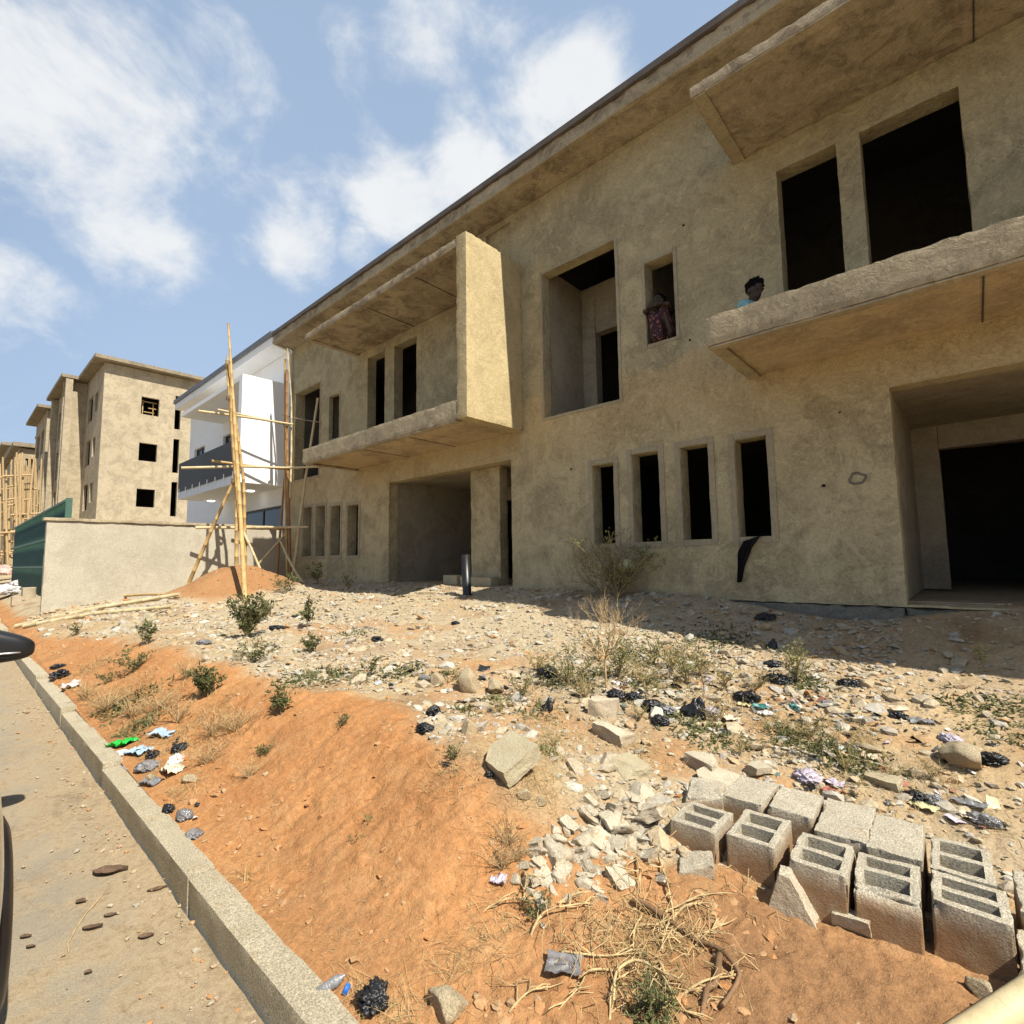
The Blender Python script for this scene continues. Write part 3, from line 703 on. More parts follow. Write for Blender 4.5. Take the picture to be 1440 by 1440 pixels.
# bays end faces look towards +X
mb = MB(); box(mb, -72, AX+.6, 5.8, 12.0, 13.25, 13.48); box(mb, -54.5, -46.6, 4.9, 5.8, 13.25, 13.48); box(mb, -65.5, -56.9, 4.6, 5.8, 13.25, 13.48)
rf = apart(mb.build('roof_slab', M['far_roof'], ap))
for k in range(16):
    y = 6+(k % 8)*.75 if k < 8 else 6.0; x = AX+.3 if k < 8 else -42-(k-8)*2.6; mb = MB()
    tube(mb, [(x, y, 13.45), (x+random.uniform(-.1, .1), y+random.uniform(-.1, .1), 13.78+random.random()*.16)], .008, 4); mb.build('starter_bar', M['far'], rf)
mb = MB(); box(mb, -71.9, AX-.3, 7.2, 7.4, -.6, 13.2); box(mb, -71.9, AX-.3, 11.4, 11.6, -.6, 13.2); box(mb, AX-4.2, AX-4, 7.4, 11.4, -.6, 13.2)
for z in lv: box(mb, -71.9, AX-.26, 7.4, 11.4, z-.25, z-.02)
apart(mb.build('inner_wall', M['dark_inner'], ap))
mb = MB()                                                             # form boards left standing in the topmost end window
for a, b, c, d in ((8.5, 9.45, 11.15, 11.22), (8.6, 8.66, 10.2, 11.3), (8.95, 9.4, 10.75, 10.80), (9.2, 9.25, 10.2, 11.2), (8.7, 9.3, 10.45, 10.5)): box(mb, AX-.5, AX-.44, a, b, c, d)
apart(mb.build('prop', M['bamboo'], ap))
fb = thing('apartment_block', 'hazy bare apartment block at the far left, half hidden by a thicket of bamboo scaffolding', 'building', (-80, 8, -.4))
fo = Vector((80, -8, .4)); hl = [(6.2+k*1.9, 7.2+k*1.9, z, z+1.4) for k in range(2) for z in (1, 4, 7, 9.8)]
o = facade_x('end_wall', -70.5, 4.6, 6.3, -.6, 11.9, [(5.1, 5.8, z, z+1.3) for z in (1, 4, 7, 9.6)], M['far'], fb); o.location = fo
mb = MB(); box(mb, -90, -70.52, 4.6, 4.8, -.6, 11.9); o = mb.build('front_wall', M['far'], fb); o.location = fo
mb = MB(); box(mb, -90, -70, 4.1, 14, 12.0, 12.4); o = mb.build('roof_slab', M['far_roof'], fb); o.location = fo
mb = MB(); box(mb, -89, -70.9, 4.9, 6.2, -.6, 11.9); o = mb.build('inner_wall', M['dark_inner'], fb); o.location = fo
fb2 = thing('apartment_block', 'farthest bare block, low at the left edge of the picture behind the scaffolding', 'building', (-105, 6, -.4)); fo2 = Vector((105, -6, .4))
o = facade_x('end_wall', -92., 5.0, 8.0, -.6, 15.6, [(5.6, 6.8, z, z+1.4) for z in (1, 4.2, 7.4, 10.6)], M['far'], fb2); o.location = fo2
mb = MB(); box(mb, -120, -92.02, 5.0, 5.2, -.6, 15.6); o = mb.build('front_wall', M['far'], fb2); o.location = fo2
mb = MB(); box(mb, -120, -91.3, 4.3, 9, 15.62, 16.); o = mb.build('roof_slab', M['far_roof'], fb2); o.location = fo2
mb = MB(); box(mb, -119, -92.3, 5.3, 8, -.6, 15.6); o = mb.build('inner_wall', M['dark_inner'], fb2); o.location = fo2

# ================================================================== SKY, SUN, CAMERA
SUN_EL = R(52)
sd = Vector((math.cos(SUN_EL)/math.sin(SUN_EL), -.079, 1.)).normalized()
sun = bpy.data.lights.new('sun', 'SUN'); sun.energy = 5.0; sun.angle = R(.53); sun.color = (1., .945, .83)
so = bpy.data.objects.new('sun', sun); COL.objects.link(so); so.rotation_euler = sd.to_track_quat('Z', 'Y').to_euler(); so.location = (20, -5, 30)
w = bpy.data.worlds.new('World'); SC.world = w; w.use_nodes = True; t = w.node_tree; t.nodes.clear()
wo_ = t.nodes.new('ShaderNodeOutputWorld'); bg = t.nodes.new('ShaderNodeBackground'); sky = t.nodes.new('ShaderNodeTexSky')
sky.sky_type = 'NISHITA'; sky.sun_disc = False; sky.sun_elevation = math.asin(sd.z); sky.sun_rotation = math.atan2(sd.x, sd.y)
sky.air_density = 1.; sky.dust_density = 2.2; sky.ozone_density = 1.; sky.altitude = 400
tc = t.nodes.new('ShaderNodeTexCoord'); dirv = tc.outputs['Generated']
def mth(op, a, b=None, c=None):
    n = t.nodes.new('ShaderNodeMath'); n.operation = op
    for i, q in enumerate((a, b, c)):
        if q is None: continue
        if isinstance(q, (int, float)): n.inputs[i].default_value = q
        else: t.links.new(q, n.inputs[i])
    return n.outputs[0]
def mrng(v, a, b, c=0., d=1.):
    n = t.nodes.new('ShaderNodeMapRange'); n.interpolation_type = 'SMOOTHSTEP'; t.links.new(v, n.inputs[0])
    for i, q in enumerate((a, b, c, d)): n.inputs[i+1].default_value = q
    return n.outputs[0]
def cloud_noise(scale, detail, rough, off, dist=0.):
    m = t.nodes.new('ShaderNodeMapping'); m.inputs['Location'].default_value = off; m.inputs['Scale'].default_value = (1, 1, 1.5); t.links.new(dirv, m.inputs[0])
    n = t.nodes.new('ShaderNodeTexNoise'); n.inputs['Scale'].default_value = scale; n.inputs['Detail'].default_value = detail; n.inputs['Roughness'].default_value = rough; n.inputs['Distortion'].default_value = dist
    t.links.new(m.outputs[0], n.inputs['Vector']); return n.outputs['Fac']
CL = [(60, 120, .20, 1.), (150, 230, .20, 1.), (215, 315, .12, .95), (20, 30, .22, .9), (300, 85, .13, .55), (30, 415, .10, .95), (90, 425, .06, .7), (420, 345, .10, .95), (500, 350, .06, .8), (350, 350, .05, .6),
      (560, 280, .10, 1.), (660, 235, .12, 1.), (760, 170, .12, 1.), (820, 120, .09, .9), (600, 40, .10, .7), (700, 20, .09, .7), (720, 90, .06, .6), (340, 200, .12, .35), (40, 560, .12, .35), (480, 20, .08, .4)]
msk = None
for (px, py, rad, amp) in CL:
    d = ray(px, py); d = d/np.linalg.norm(d); vm = t.nodes.new('ShaderNodeVectorMath'); vm.operation = 'DISTANCE'; t.links.new(dirv, vm.inputs[0]); vm.inputs[1].default_value = tuple(d)
    m_ = mrng(vm.outputs['Value'], rad*1.35, rad*.1, 0., amp); msk = m_ if msk is None else mth('MAXIMUM', msk, m_)
back = mrng(cloud_noise(2.2, 3, .5, (5, 2, 1)), .52, .72, 0., .12)         # clouds over the rest of the dome
sx = t.nodes.new('ShaderNodeSeparateXYZ'); t.links.new(dirv, sx.inputs[0])
msk = mth('MAXIMUM', msk, mth('MULTIPLY', back, mrng(sx.outputs[1], .15, -.25)))
cn = cloud_noise(5.2, 9, .62, (1.3, .4, 2.1), .35); cn2 = cloud_noise(14., 7, .6, (3.3, 7.4, 1.1), .2)
dens = mth('ADD', msk, mth('ADD', mth('MULTIPLY', mth('SUBTRACT', cn, .5), 2.5), mth('MULTIPLY', mth('SUBTRACT', cn2, .5), .7)))
dens = mrng(dens, .27, 1.15); dens = mth('MULTIPLY', dens, .92)
mx = t.nodes.new('ShaderNodeMix'); mx.data_type = 'RGBA'; t.links.new(dens, mx.inputs[0])
hz = t.nodes.new('ShaderNodeMix'); hz.data_type = 'RGBA'                  # pale tropical haze low over the horizon
t.links.new(mth('MULTIPLY', mrng(sx.outputs[2], .85, -.05, .72, .95), mrng(sx.outputs[1], -.35, .25, .62, 1.)), hz.inputs[0]); t.links.new(sky.outputs[0], hz.inputs[6]); hz.inputs[7].default_value = (4.9, 6.5, 8.9, 1)
shade = mrng(cloud_noise(7., 5, .55, (8.3, 1.4, 4.1)), .3, .7, .80, 1.)
cc = t.nodes.new('ShaderNodeMix'); cc.data_type = 'RGBA'; t.links.new(shade, cc.inputs[0]); cc.inputs[6].default_value = (7.6, 8.2, 9.0, 1); cc.inputs[7].default_value = (9.6, 9.7, 9.7, 1)
t.links.new(hz.outputs[2], mx.inputs[6]); t.links.new(cc.outputs[2], mx.inputs[7])
t.links.new(mx.outputs[2], bg.inputs[0]); bg.inputs[1].default_value = .06; t.links.new(bg.outputs[0], wo_.inputs[0])

cam = bpy.data.cameras.new('camera'); co = bpy.data.objects.new('camera', cam); COL.objects.link(co)
cam.sensor_width = 36; cam.lens = 36*F/1440; cam.clip_start = .02; cam.clip_end = 2000
r_, u_, b_ = CM[:, 0], -CM[:, 1], -CM[:, 2]
co.matrix_world = Matrix(((r_[0], u_[0], b_[0], 0), (r_[1], u_[1], b_[1], 0), (r_[2], u_[2], b_[2], 0), (0, 0, 0, 1)))
SC.camera = co
SC.view_settings.view_transform = 'Standard'; SC.view_settings.look = 'None'; SC.view_settings.gamma = 1; SC.view_settings.exposure = .68
SC.cycles.max_bounces = 6; SC.cycles.diffuse_bounces = 4

# ================================================================== LOOSE THINGS ON THE GROUND
def wpx(p, px): return px*depth(p)/F                                   # size in metres of px photo pixels at point p
def place_mesh(name, geo, mat, p, label, cat, group=None, rz=0., smooth=True, sink=0.):
    v, f = geo[:2]; mb = MB(); mb.add(v, f, 0, smooth)
    o = mb.build(name, mat)
    if len(geo) > 2: o.data.attributes.new('soil', 'FLOAT', 'POINT').data.foreach_set('value', np.asarray(geo[2], np.float32))
    o.location = (p[0], p[1], p[2]-sink); o.rotation_euler = (0, 0, rz); return tag(o, label, cat, group)

# ---- hollow blocks
def block_geo(seed, sx, sy, sz, hollow=True, broken=False):
    def seg(c, n): return np.concatenate([np.linspace(a, b, n+1)[:-1] for a, b in zip(c[:-1], c[1:])]+[[c[-1]]])
    cx = [-sx/2, -sx/2+.030, sx/2-.030, sx/2]; cy = [-sy/2, -sy/2+.034, -.017, .017, sy/2-.034, sy/2]; hz = sz-.05
    X = seg(cx, 6); Y = seg(cy, 5); Z = seg([0, sz-hz if False else .06, sz], 6); mb = MB()
    def inh(x, y): return hollow and cx[1] < x < cx[2] and (cy[1] < y < cy[2] or cy[3] < y < cy[4])
    def sheet(A, B, fn, flip=False, skip=None):
        P = np.array([fn(a, b) for a in A for b in B]); nb = len(B); f = []
        for i in range(len(A)-1):
            for j in range(nb-1):
                if skip and skip((A[i]+A[i+1])/2, (B[j]+B[j+1])/2): continue
                q = (i*nb+j, (i+1)*nb+j, (i+1)*nb+j+1, i*nb+j+1); f.append(q[::-1] if flip else q)
        mb.add(P, f, 0, True)
    sheet(X, Y, lambda a, b: (a, b, sz), skip=lambda a, b: inh(a, b)); sheet(X, Y, lambda a, b: (a, b, 0), True)
    sheet(X, Z, lambda a, b: (a, -sy/2, b)); sheet(X, Z, lambda a, b: (a, sy/2, b), True)
    sheet(Y, Z, lambda a, b: (sx/2, a, b)); sheet(Y, Z, lambda a, b: (-sx/2, a, b), True)
    hole0 = mb.n
    if hollow:
        for ya, yb in ((cy[1], cy[2]), (cy[3], cy[4])):
            xs = np.linspace(cx[1], cx[2], 7); ys = np.linspace(ya, yb, 5); zs = np.linspace(sz-hz, sz, 6)
            sheet(xs, zs, lambda a, b: (a, ya, b), True); sheet(xs, zs, lambda a, b: (a, yb, b)); sheet(ys, zs, lambda a, b: (cx[2], a, b), True); sheet(ys, zs, lambda a, b: (cx[1], a, b)); sheet(xs, ys, lambda a, b: (a, b, sz-hz))
    v = np.concatenate(mb.v); g = np.random.default_rng(seed); P = v.copy()
    if broken:
        n = np.array([g.uniform(-.4, .6), g.uniform(-.7, -.2), .8]); n /= np.linalg.norm(n); d = .212
        s = P@n-d+.02*fbm(P*14, 3, seed); v -= np.maximum(0, s)[:, None]*n*.85
    for k in range(3): v[:, k] += .0045*fbm(P*22+k*13+seed, 4, seed % 71, .7)
    ed = (np.abs(np.abs(P[:, 0])-sx/2) < 1e-5).astype(int)+(np.abs(np.abs(P[:, 1])-sy/2) < 1e-5)+((np.abs(P[:, 2]-sz) < 1e-5) | (np.abs(P[:, 2]) < 1e-5))
    c = np.array([0, 0, sz/2]); v += ((c-P)*(ed >= 2)[:, None])*(.10*np.maximum(0, .2+fbm(P*18+seed, 3, 5, .7)*1.7))[:, None]
    nh = (len(v)-hole0) if hollow else 0; soil = np.clip((P[:, 2]-sz+.005)/-.07, 0, 1); soil[len(v)-nh:] = 0
    return v, mb.f, soil
BT = -1.25
bl = [  # centre x, y, size x, size y, yaw, hollow, broken, top z, label
 (-1.085, 2.545, .215, .255, .02, 1, 0, -1.25, 'grey hollow concrete block with a worn rim at the left end of the front row'),
 (-.840, 2.615, .205, .31, .03, 1, 0, -1.25, 'hollow concrete block second from the left in the front row, cells open upward'),
 (-.580, 2.565, .205, .29, .05, 1, 0, -1.25, 'hollow concrete block in the front row with a triangular chunk leaning on it'),
 (-.352, 2.565, .205, .26, .06, 1, 1, -1.25, 'hollow concrete block in the front row with smashed cell walls'),
 (-.117, 2.600, .215, .235, .05, 1, 0, -1.25, 'nearest large hollow concrete block at the right front corner of the stack'),
 (-.140, 2.885, .195, .32, .05, 1, 0, -1.25, 'hollow concrete block directly behind the nearest one, with large deep cells'),
 (.118, 2.80, .21, .32, .04, 1, 0, -1.265, 'hollow concrete block cut by the right edge of the picture'),
 (.105, 2.48, .20, .28, .03, 0, 0, -1.32, 'lower concrete block in the shade at the right edge, beside the nearest one'),
 (-1.000, 3.000, .20, .33, .02, 0, 0, -1.25, 'solid-topped concrete block at the left end of the back row'),
 (-.785, 3.005, .20, .30, .04, 0, 0, -1.25, 'solid-topped concrete block with an orange stain, second in the back row'),
 (-.552, 2.965, .205, .39, .05, 0, 0, -1.25, 'solid-topped concrete block third in the back row, between two dark joints'),
 (-.357, 2.935, .19, .38, .04, 0, 0, -1.25, 'solid-topped concrete block last in the back row, with a pitted top'),
 (-1.19, 2.86, .19, .20, .25, 0, 1, -1.24, 'half block with a crumbled top behind the left end of the front row'),
]
for k, (x, y, sx, sy, yaw, hol, brk, zt, lab) in enumerate(bl):
    o = place_mesh('concrete_block', block_geo(500+k, sx, sy, .235, bool(hol), bool(brk)), M['block'], (x, y, zt-.235), lab, 'block', 'concrete blocks set out in two rows', yaw)
    o.rotation_euler = (random.uniform(-.02, .02), random.uniform(-.025, .025), yaw)

# ---- chunks and rocks placed one by one: px, py (foot), width px, height ratio, depth ratio, kind, label
rocks = [
 (704, 1088, 68, .34, .95, 'slab', 'large pale tilted slab with a rounded corner on the edge of the orange bank'),
 (655, 972, 44, .95, .8, 'rock', 'upright tan boulder with a dark shaded side in the rubble'),
 (690, 975, 30, .9, .9, 'rock', 'pale boulder beside the upright dark-sided one'),
 (655, 1032, 32, .85, .8, 'rock', 'round cream stone above the large pale slab'),
 (845, 1008, 38, .8, .7, 'chunk', 'cream broken block among black bags in the middle of the yard'),
 (858, 1040, 48, .55, .8, 'chunk', 'grey rough concrete lump lying on crumbs in the middle of the yard'),
 (876, 1085, 50, .30, .9, 'slab', 'flat smooth tan stone half buried below the grey concrete lump'),
 (1352, 1082, 72, .65, .7, 'rock', 'big tan boulder with a shaded front, beside a black bag at the right'),
 (616, 1428, 70, .55, .9, 'rock', 'big round pale boulder at the bottom edge beside the black bag'),
 (733, 1124, 26, .7, .8, 'rock', 'small pale stone just below the large slab'),
 (759, 1132, 18, .8, .8, 'rock', 'small grey stone at the edge of the orange bank, right of the pale stone'),
 (802, 1095, 20, .7, .8, 'rock', 'pair-like small pale stone below the tan flat stone, left'),
 (975, 1230, 46, .55, .8, 'chunk', 'angular grey chunk lying in front of the first hollow block'),
 (1121, 1272, 60, .85, .5, 'wedge', 'triangular grey chunk leaning against the front row of blocks'),
 (1198, 1312, 46, .7, .5, 'chunk', 'flat grey chunk standing at the foot of the smashed block'),
 (1378, 1402, 50, .55, .7, 'rock', 'knobbly grey lump on brown earth below the nearest block'),
 (990, 1086, 48, .45, .8, 'chunk', 'broken block half lying behind the left end of the block rows'),
 (1010, 1108, 52, .40, .8, 'chunk', 'crumbling block piece just in front of the broken half'),
 (1060, 1090, 32, .5, .9, 'chunk', 'brownish slab fragment at the back of the block rows'),
 (1226, 1060, 34, .5, .7, 'rock', 'pale stone lying in the weeds behind the blocks'),
 (1240, 1106, 42, .32, .7, 'slab', 'long pale fragment just behind the solid-topped blocks'),
 (1290, 1095, 24, .8, .6, 'rock', 'pointed ochre stone behind the blocks'),
 (1218, 968, 30, .5, .8, 'rock', 'grey stone at the edge of the shade near a black bag'),
 (865, 892, 22, .6, .8, 'rock', 'low stone on the sunlit edge of the shade below the dry shrub'),
 (610, 962, 26, .8, .9, 'rock', 'cream stone left of the upright boulder'),
 (560, 880, 26, .4, .8, 'rock', 'flat pale stone on the rise below the wide doorway'),
 (207, 1100, 20, .7, .8, 'rock', 'pale stone among the rags by the kerb'),
 (262, 1102, 26, .6, .6, 'rock', 'whitish chip at the right of the rags by the kerb'),
 (345, 925, 40, .3, .7, 'slab', 'pale broken slab beside the big green shrub'),
 (205, 872, 50, .22, .35, 'slab', 'short pale plank-like slab below the red earth heap'),
]
for k, (px, py, wp_, hr, dr, kind, lab) in enumerate(rocks):
    p = at(px, py); s = wpx(p, wp_)/2
    if kind == 'rock': g = rock_geo(900+k, (s, s*dr, s*hr*1.05), 12, 4, .10); sink = s*hr*.12; p = p+np.array([0, s*dr*.5, s*hr*.55]); m = M['rock']
    elif kind == 'slab':
        v, f = chunk_geo(930+k, (2*s, 2*s*dr, 2*s*hr), 9, .035, 1); g = (v, f); p = p+np.array([0, s*dr*.6, s*hr*(.55 if k else 1.5)]); sink = 0; m = M['slabstone']
    elif kind == 'wedge':
        mb = MB(); lumpy_box(mb, -.5, .5, -.5, .5, -.5, .5, .11, 0, 0, 1); v = np.concatenate(mb.v); t_ = v[:, 2]+.5; v[:, 0] = v[:, 0]*(1-.78*t_)-.12*t_; v[:, 1] = v[:, 1]*(1-.25*t_)+t_*.28
        for q in range(3): v[:, q] += .045*fbm(v*5+q*7, 4, 3, .7)
        g = (v*np.array([2*s, 2*s*dr, 2*s*hr]), mb.f); p = np.array([-.655, 2.375, -1.36]); sink = 0; m = M['chunk']
    else: g = chunk_geo(960+k, (2*s, 2*s*dr, 2*s*hr), 8, .05, 2); p = p+np.array([0, s*dr*.6, s*hr*.6]); sink = 0; m = M['chunk']
    o = place_mesh('stone' if kind in ('rock', 'slab') else 'concrete_chunk', g, m, p, lab, 'stone' if kind in ('rock', 'slab') else 'rubble', None, 0, kind != 'wedge', sink)
    o.rotation_euler = (random.uniform(-.12, .12), random.uniform(-.12, .12), random.uniform(-.5, .5)) if kind != 'wedge' else (.10, 0, .12)
    if kind == 'slab' and k == 0: o.rotation_euler = (.42, .06, -.22)
# heap of broken concrete left of the rows: many alike pieces
hp_px = []
g_ = np.random.default_rng(5)
for k in range(180):
    u = g_.random(); px = 745+u*175+g_.normal()*9; py = 1240-u*85+g_.normal()*30
    hp_px.append((min(px, 926), py, math.exp(g_.normal(math.log(14.5), .42))))
for px, py, wd in ((925, 1205, 26), (912, 1150, 50), (880, 1172, 34), (800, 1202, 32), (838, 1182, 36), (768, 1238, 28), (725, 1238, 28), (900, 1120, 34), (850, 1120, 28), (786, 1182, 28), (930, 1240, 30), (872, 1240, 34), (822, 1245, 30)): hp_px.append((px, py, wd))
for k, (px, py, wd) in enumerate(hp_px):
    p = at(px, py); s = wpx(p, wd)/2
    if k % 3: v, f = chunk_geo(1100+k, (2*s, 2*s*g_.uniform(.6, 1), 2*s*g_.uniform(.3, .6)), 7, .075, 3)
    else: v, f = rock_geo(1100+k, (s, s*.8, s*.6), 13, 3, .12)
    o = place_mesh('concrete_chunk', (v, f), M['chunk'], p+np.array([0, 0, s*.12]), 'grey crumb of broken concrete in the rubble heap left of the block rows', 'rubble', 'rubble heap beside the blocks')
    o.rotation_euler = tuple(g_.uniform(-.5, .5, 3))

# ---- rubble, one object nobody could count
def scatter(n, fn_density, seed, xr=(-15, 2.4), yr=(1.05, 6.75), near_bias=1.):
    g = np.random.default_rng(seed); out = []
    while sum(len(o) for o in out) < n:
        # sample so that the density falls off with distance as pixels do
        u = g.random(60000); x = np.where(g.random(60000) < .75, -.6-(np.exp(u*math.log(16))-1)*.96, g.uniform(-1.2, xr[1], 60000))
        y = yr[0]+(np.exp(g.random(60000)*math.log(4.6))-1)/3.6*(yr[1]-yr[0])
        d = fn_density(x, y); k = g.random(60000) < d; out.append(np.stack([x[k], y[k]], 1))
    return np.concatenate(out)[:n]
def dens_rub(x, y):
    ora, rub, bro, dust = zones(x, y)
    return np.clip(.06+.95*rub+.22*(1-ora)*(y > 2.4)+.38*(1-ora)*(x > -2.4)*(y > 2.9)+.25*sstep(.12, .3, n2(x, y, 1.7, 3, 131)), 0, 1)*np.where(ora > .5, .8, 1.)
pts = scatter(30000, dens_rub, 21)
iv, if_ = ico(1); g = np.random.default_rng(22); nS = len(pts)
bigger = n2(pts[:, 0], pts[:, 1], .9, 3, 133)
sz = np.exp(g.normal(math.log(.0095), .72, nS))*(1+.9*np.clip(bigger, 0, 1))*(.75+.10*np.hypot(pts[:, 0], pts[:, 1])); sz = np.clip(sz, .005, .085)
ora_ = zones(pts[:, 0], pts[:, 1])[0]; sz = np.where(ora_ > .5, np.minimum(sz*.9, .03), sz)
iv0, if0 = ico(1)
V = np.zeros((nS, len(iv0), 3)); J = 1+.42*(g.random((nS, len(iv0)))-.5)
ang = g.uniform(0, 2*math.pi, nS); sc = np.stack([sz*g.uniform(.75, 1.4, nS), sz*g.uniform(.6, 1.1, nS), sz*g.uniform(.25, .65, nS)], 1)
base = iv0[None]*J[:, :, None]
for k in range(5):
    nn = g.normal(size=(nS, 3)); nn /= np.linalg.norm(nn, axis=1)[:, None]; d = g.uniform(.4, .8, nS)
    s = np.einsum('nvi,ni->nv', base, nn); base = base-np.maximum(0, s-d[:, None])[:, :, None]*nn[:, None, :]
base = base*sc[:, None, :]
tx, ty = g.uniform(-.35, .35, nS), g.uniform(-.35, .35, nS); base[:, :, 2] += base[:, :, 0]*tx[:, None]+base[:, :, 1]*ty[:, None]
ca, sa = np.cos(ang)[:, None], np.sin(ang)[:, None]
V[:, :, 0] = base[:, :, 0]*ca-base[:, :, 1]*sa+pts[:, 0][:, None]; V[:, :, 1] = base[:, :, 0]*sa+base[:, :, 1]*ca+pts[:, 1][:, None]
V[:, :, 2] = base[:, :, 2]+(gz(pts[:, 0], pts[:, 1])+sc[:, 2]*.2)[:, None]
Fq = (if0[None]+(np.arange(nS)*len(iv0))[:, None, None]).reshape(-1, 3)
tint = np.clip(np.where(ora_ > .5, g.normal(.10, .10, nS), g.normal(.62, .23, nS)), 0, 1)
tag(grid_obj('rubble', V.reshape(-1, 3), Fq, M['stone'], None, False, {'tint': np.repeat(tint, len(iv0))}), kind='stuff')

# ---- dry grass, straw and twigs strewn over the soil: stuff
def straw_stuff(name, n, dens, seed, L=(.04, .14), lift=.5, w=.0016, mat=None, flat=.25, curve=.3):
    P = scatter(n, dens, seed); g = np.random.default_rng(seed+1); n = len(P); seg = 4
    z = gz(P[:, 0], P[:, 1]); a = g.uniform(0, 2*math.pi, n); Ln = g.uniform(L[0], L[1], n)*(.8+.07*np.hypot(P[:, 0], P[:, 1])); el = np.abs(g.normal(0, lift, n)); el = np.where(g.random(n) < flat, el*.15, el); cur = g.normal(0, curve, n)
    ww = w*(.8+.22*np.hypot(P[:, 0], P[:, 1]))*g.uniform(.7, 1.4, n)
    V = np.zeros((n, seg+1, 2, 3)); pos = np.stack([P[:, 0], P[:, 1], z+.003], 1); aa = a.copy(); ee = el.copy()
    for k in range(seg+1):
        side = np.stack([-np.sin(aa), np.cos(aa), np.zeros(n)], 1)*(ww*(1-.75*k/seg))[:, None]
        V[:, k, 0] = pos-side; V[:, k, 1] = pos+side
        pos = pos+np.stack([np.cos(aa)*np.cos(ee), np.sin(aa)*np.cos(ee), np.sin(ee)], 1)*(Ln/seg)[:, None]; aa = aa+cur; ee = ee-.22*np.abs(el)
        pos[:, 2] = np.maximum(pos[:, 2], gz(pos[:, 0], pos[:, 1])+.004)
    i = np.arange(n*(seg+1)*2).reshape(n, seg+1, 2)
    q = np.stack([i[:, :-1, 0], i[:, :-1, 1], i[:, 1:, 1], i[:, 1:, 0]], -1).reshape(-1, 4)
    return tag(grid_obj(name, V.reshape(-1, 3), q, mat, None, False, {'tint': np.repeat(g.random(n), (seg+1)*2)}), kind='stuff')
def spots(lst):
    q = [(at(px, py), r) for px, py, r in lst]
    def f(x, y):
        d = np.zeros(len(x))
        for p, r in q:
            rr = r*depth(p)/F; d = np.maximum(d, np.exp(-(((x-p[0])**2+(y-p[1])**2)/(rr*rr))))
        return d
    return f
dry_spots = spots([(720, 1205, 40), (705, 1170, 24), (150, 985, 55), (215, 1000, 55), (270, 1030, 60), (320, 1040, 45), (130, 940, 30), (300, 1000, 40), (260, 1110, 30), (330, 1245, 30), (660, 1340, 50), (740, 1090, 60), (780, 1020, 60), (760, 1060, 50), (900, 1060, 40), (880, 1330, 50), (940, 1320, 45), (700, 1290, 40), (800, 960, 60), (870, 950, 60), (950, 960, 60), (1000, 980, 60), (1250, 1110, 60), (1330, 1100, 50), (640, 1090, 40), (1100, 1020, 60), (1200, 1040, 60), (1360, 1140, 60), (500, 1420, 40), (920, 1400, 45), (560, 1430, 40), (770, 990, 40)])
straw_stuff('dry_grass', 11000, lambda x, y: dry_spots(x, y)**1.5, 201, (.03, .13), .6, .0008, M['straw'], .35, .14)
straw_stuff('straw_litter', 9000, lambda x, y: .10+.6*dry_spots(x, y)+.35*sstep(.05, .3, n2(x, y, 1.5, 4, 91)), 205, (.015, .06), .10, .0007, M['straw'], .8, .10)
grn = spots([(1400, 1000, 60), (1420, 1030, 50), (1350, 995, 40), (1215, 1065, 30), (1230, 1085, 35), (1200, 1075, 25), (700, 985, 25), (660, 1000, 25), (780, 960, 35), (830, 950, 40), (910, 960, 45), (960, 1010, 40), (880, 925, 35), (760, 1000, 30), (1130, 960, 30), (1170, 1060, 35), (630, 950, 25), (560, 945, 40), (470, 950, 45), (430, 955, 40), (500, 890, 25), (1110, 1035, 30), (990, 1030, 40), (760, 1055, 25), (930, 1400, 25), (905, 1420, 30), (1010, 900, 40), (890, 920, 40), (960, 930, 30), (180, 990, 40), (200, 1020, 30)])
straw_stuff('creeping_weeds', 6200, lambda x, y: grn(x, y)**1.6, 211, (.02, .06), .8, .0045, M['leaf'], .2, .5)
# road-side debris
def road_debris():
    g = np.random.default_rng(31); n = 520; x = -.9-(np.exp(g.random(n)*math.log(11))-1)*.9; y = .885-np.abs(g.normal(0, .17, n)); V = []; Fc = []; T = []; v0, f0 = ico(1)
    for k in range(n):
        s = np.clip(math.exp(g.normal(math.log(.005), .5)), .0025, .016)*(.9+.1*abs(x[k]))
        v = v0*(1+.5*(g.random((len(v0), 1))-.5))*np.array([s, s*.8, s*.5])@rotm(0, 0, g.uniform(0, 6)); Fc.append(f0+len(V)*len(v0)); V.append(v+np.array([x[k], y[k], float(zroad(x[k]))+.008+s*.2])); T += [g.uniform(0, .8)]*len(v0)
    tag(grid_obj('road_grit', np.concatenate(V), np.concatenate(Fc), M['stone'], None, False, {'tint': T}), kind='stuff')
road_debris()

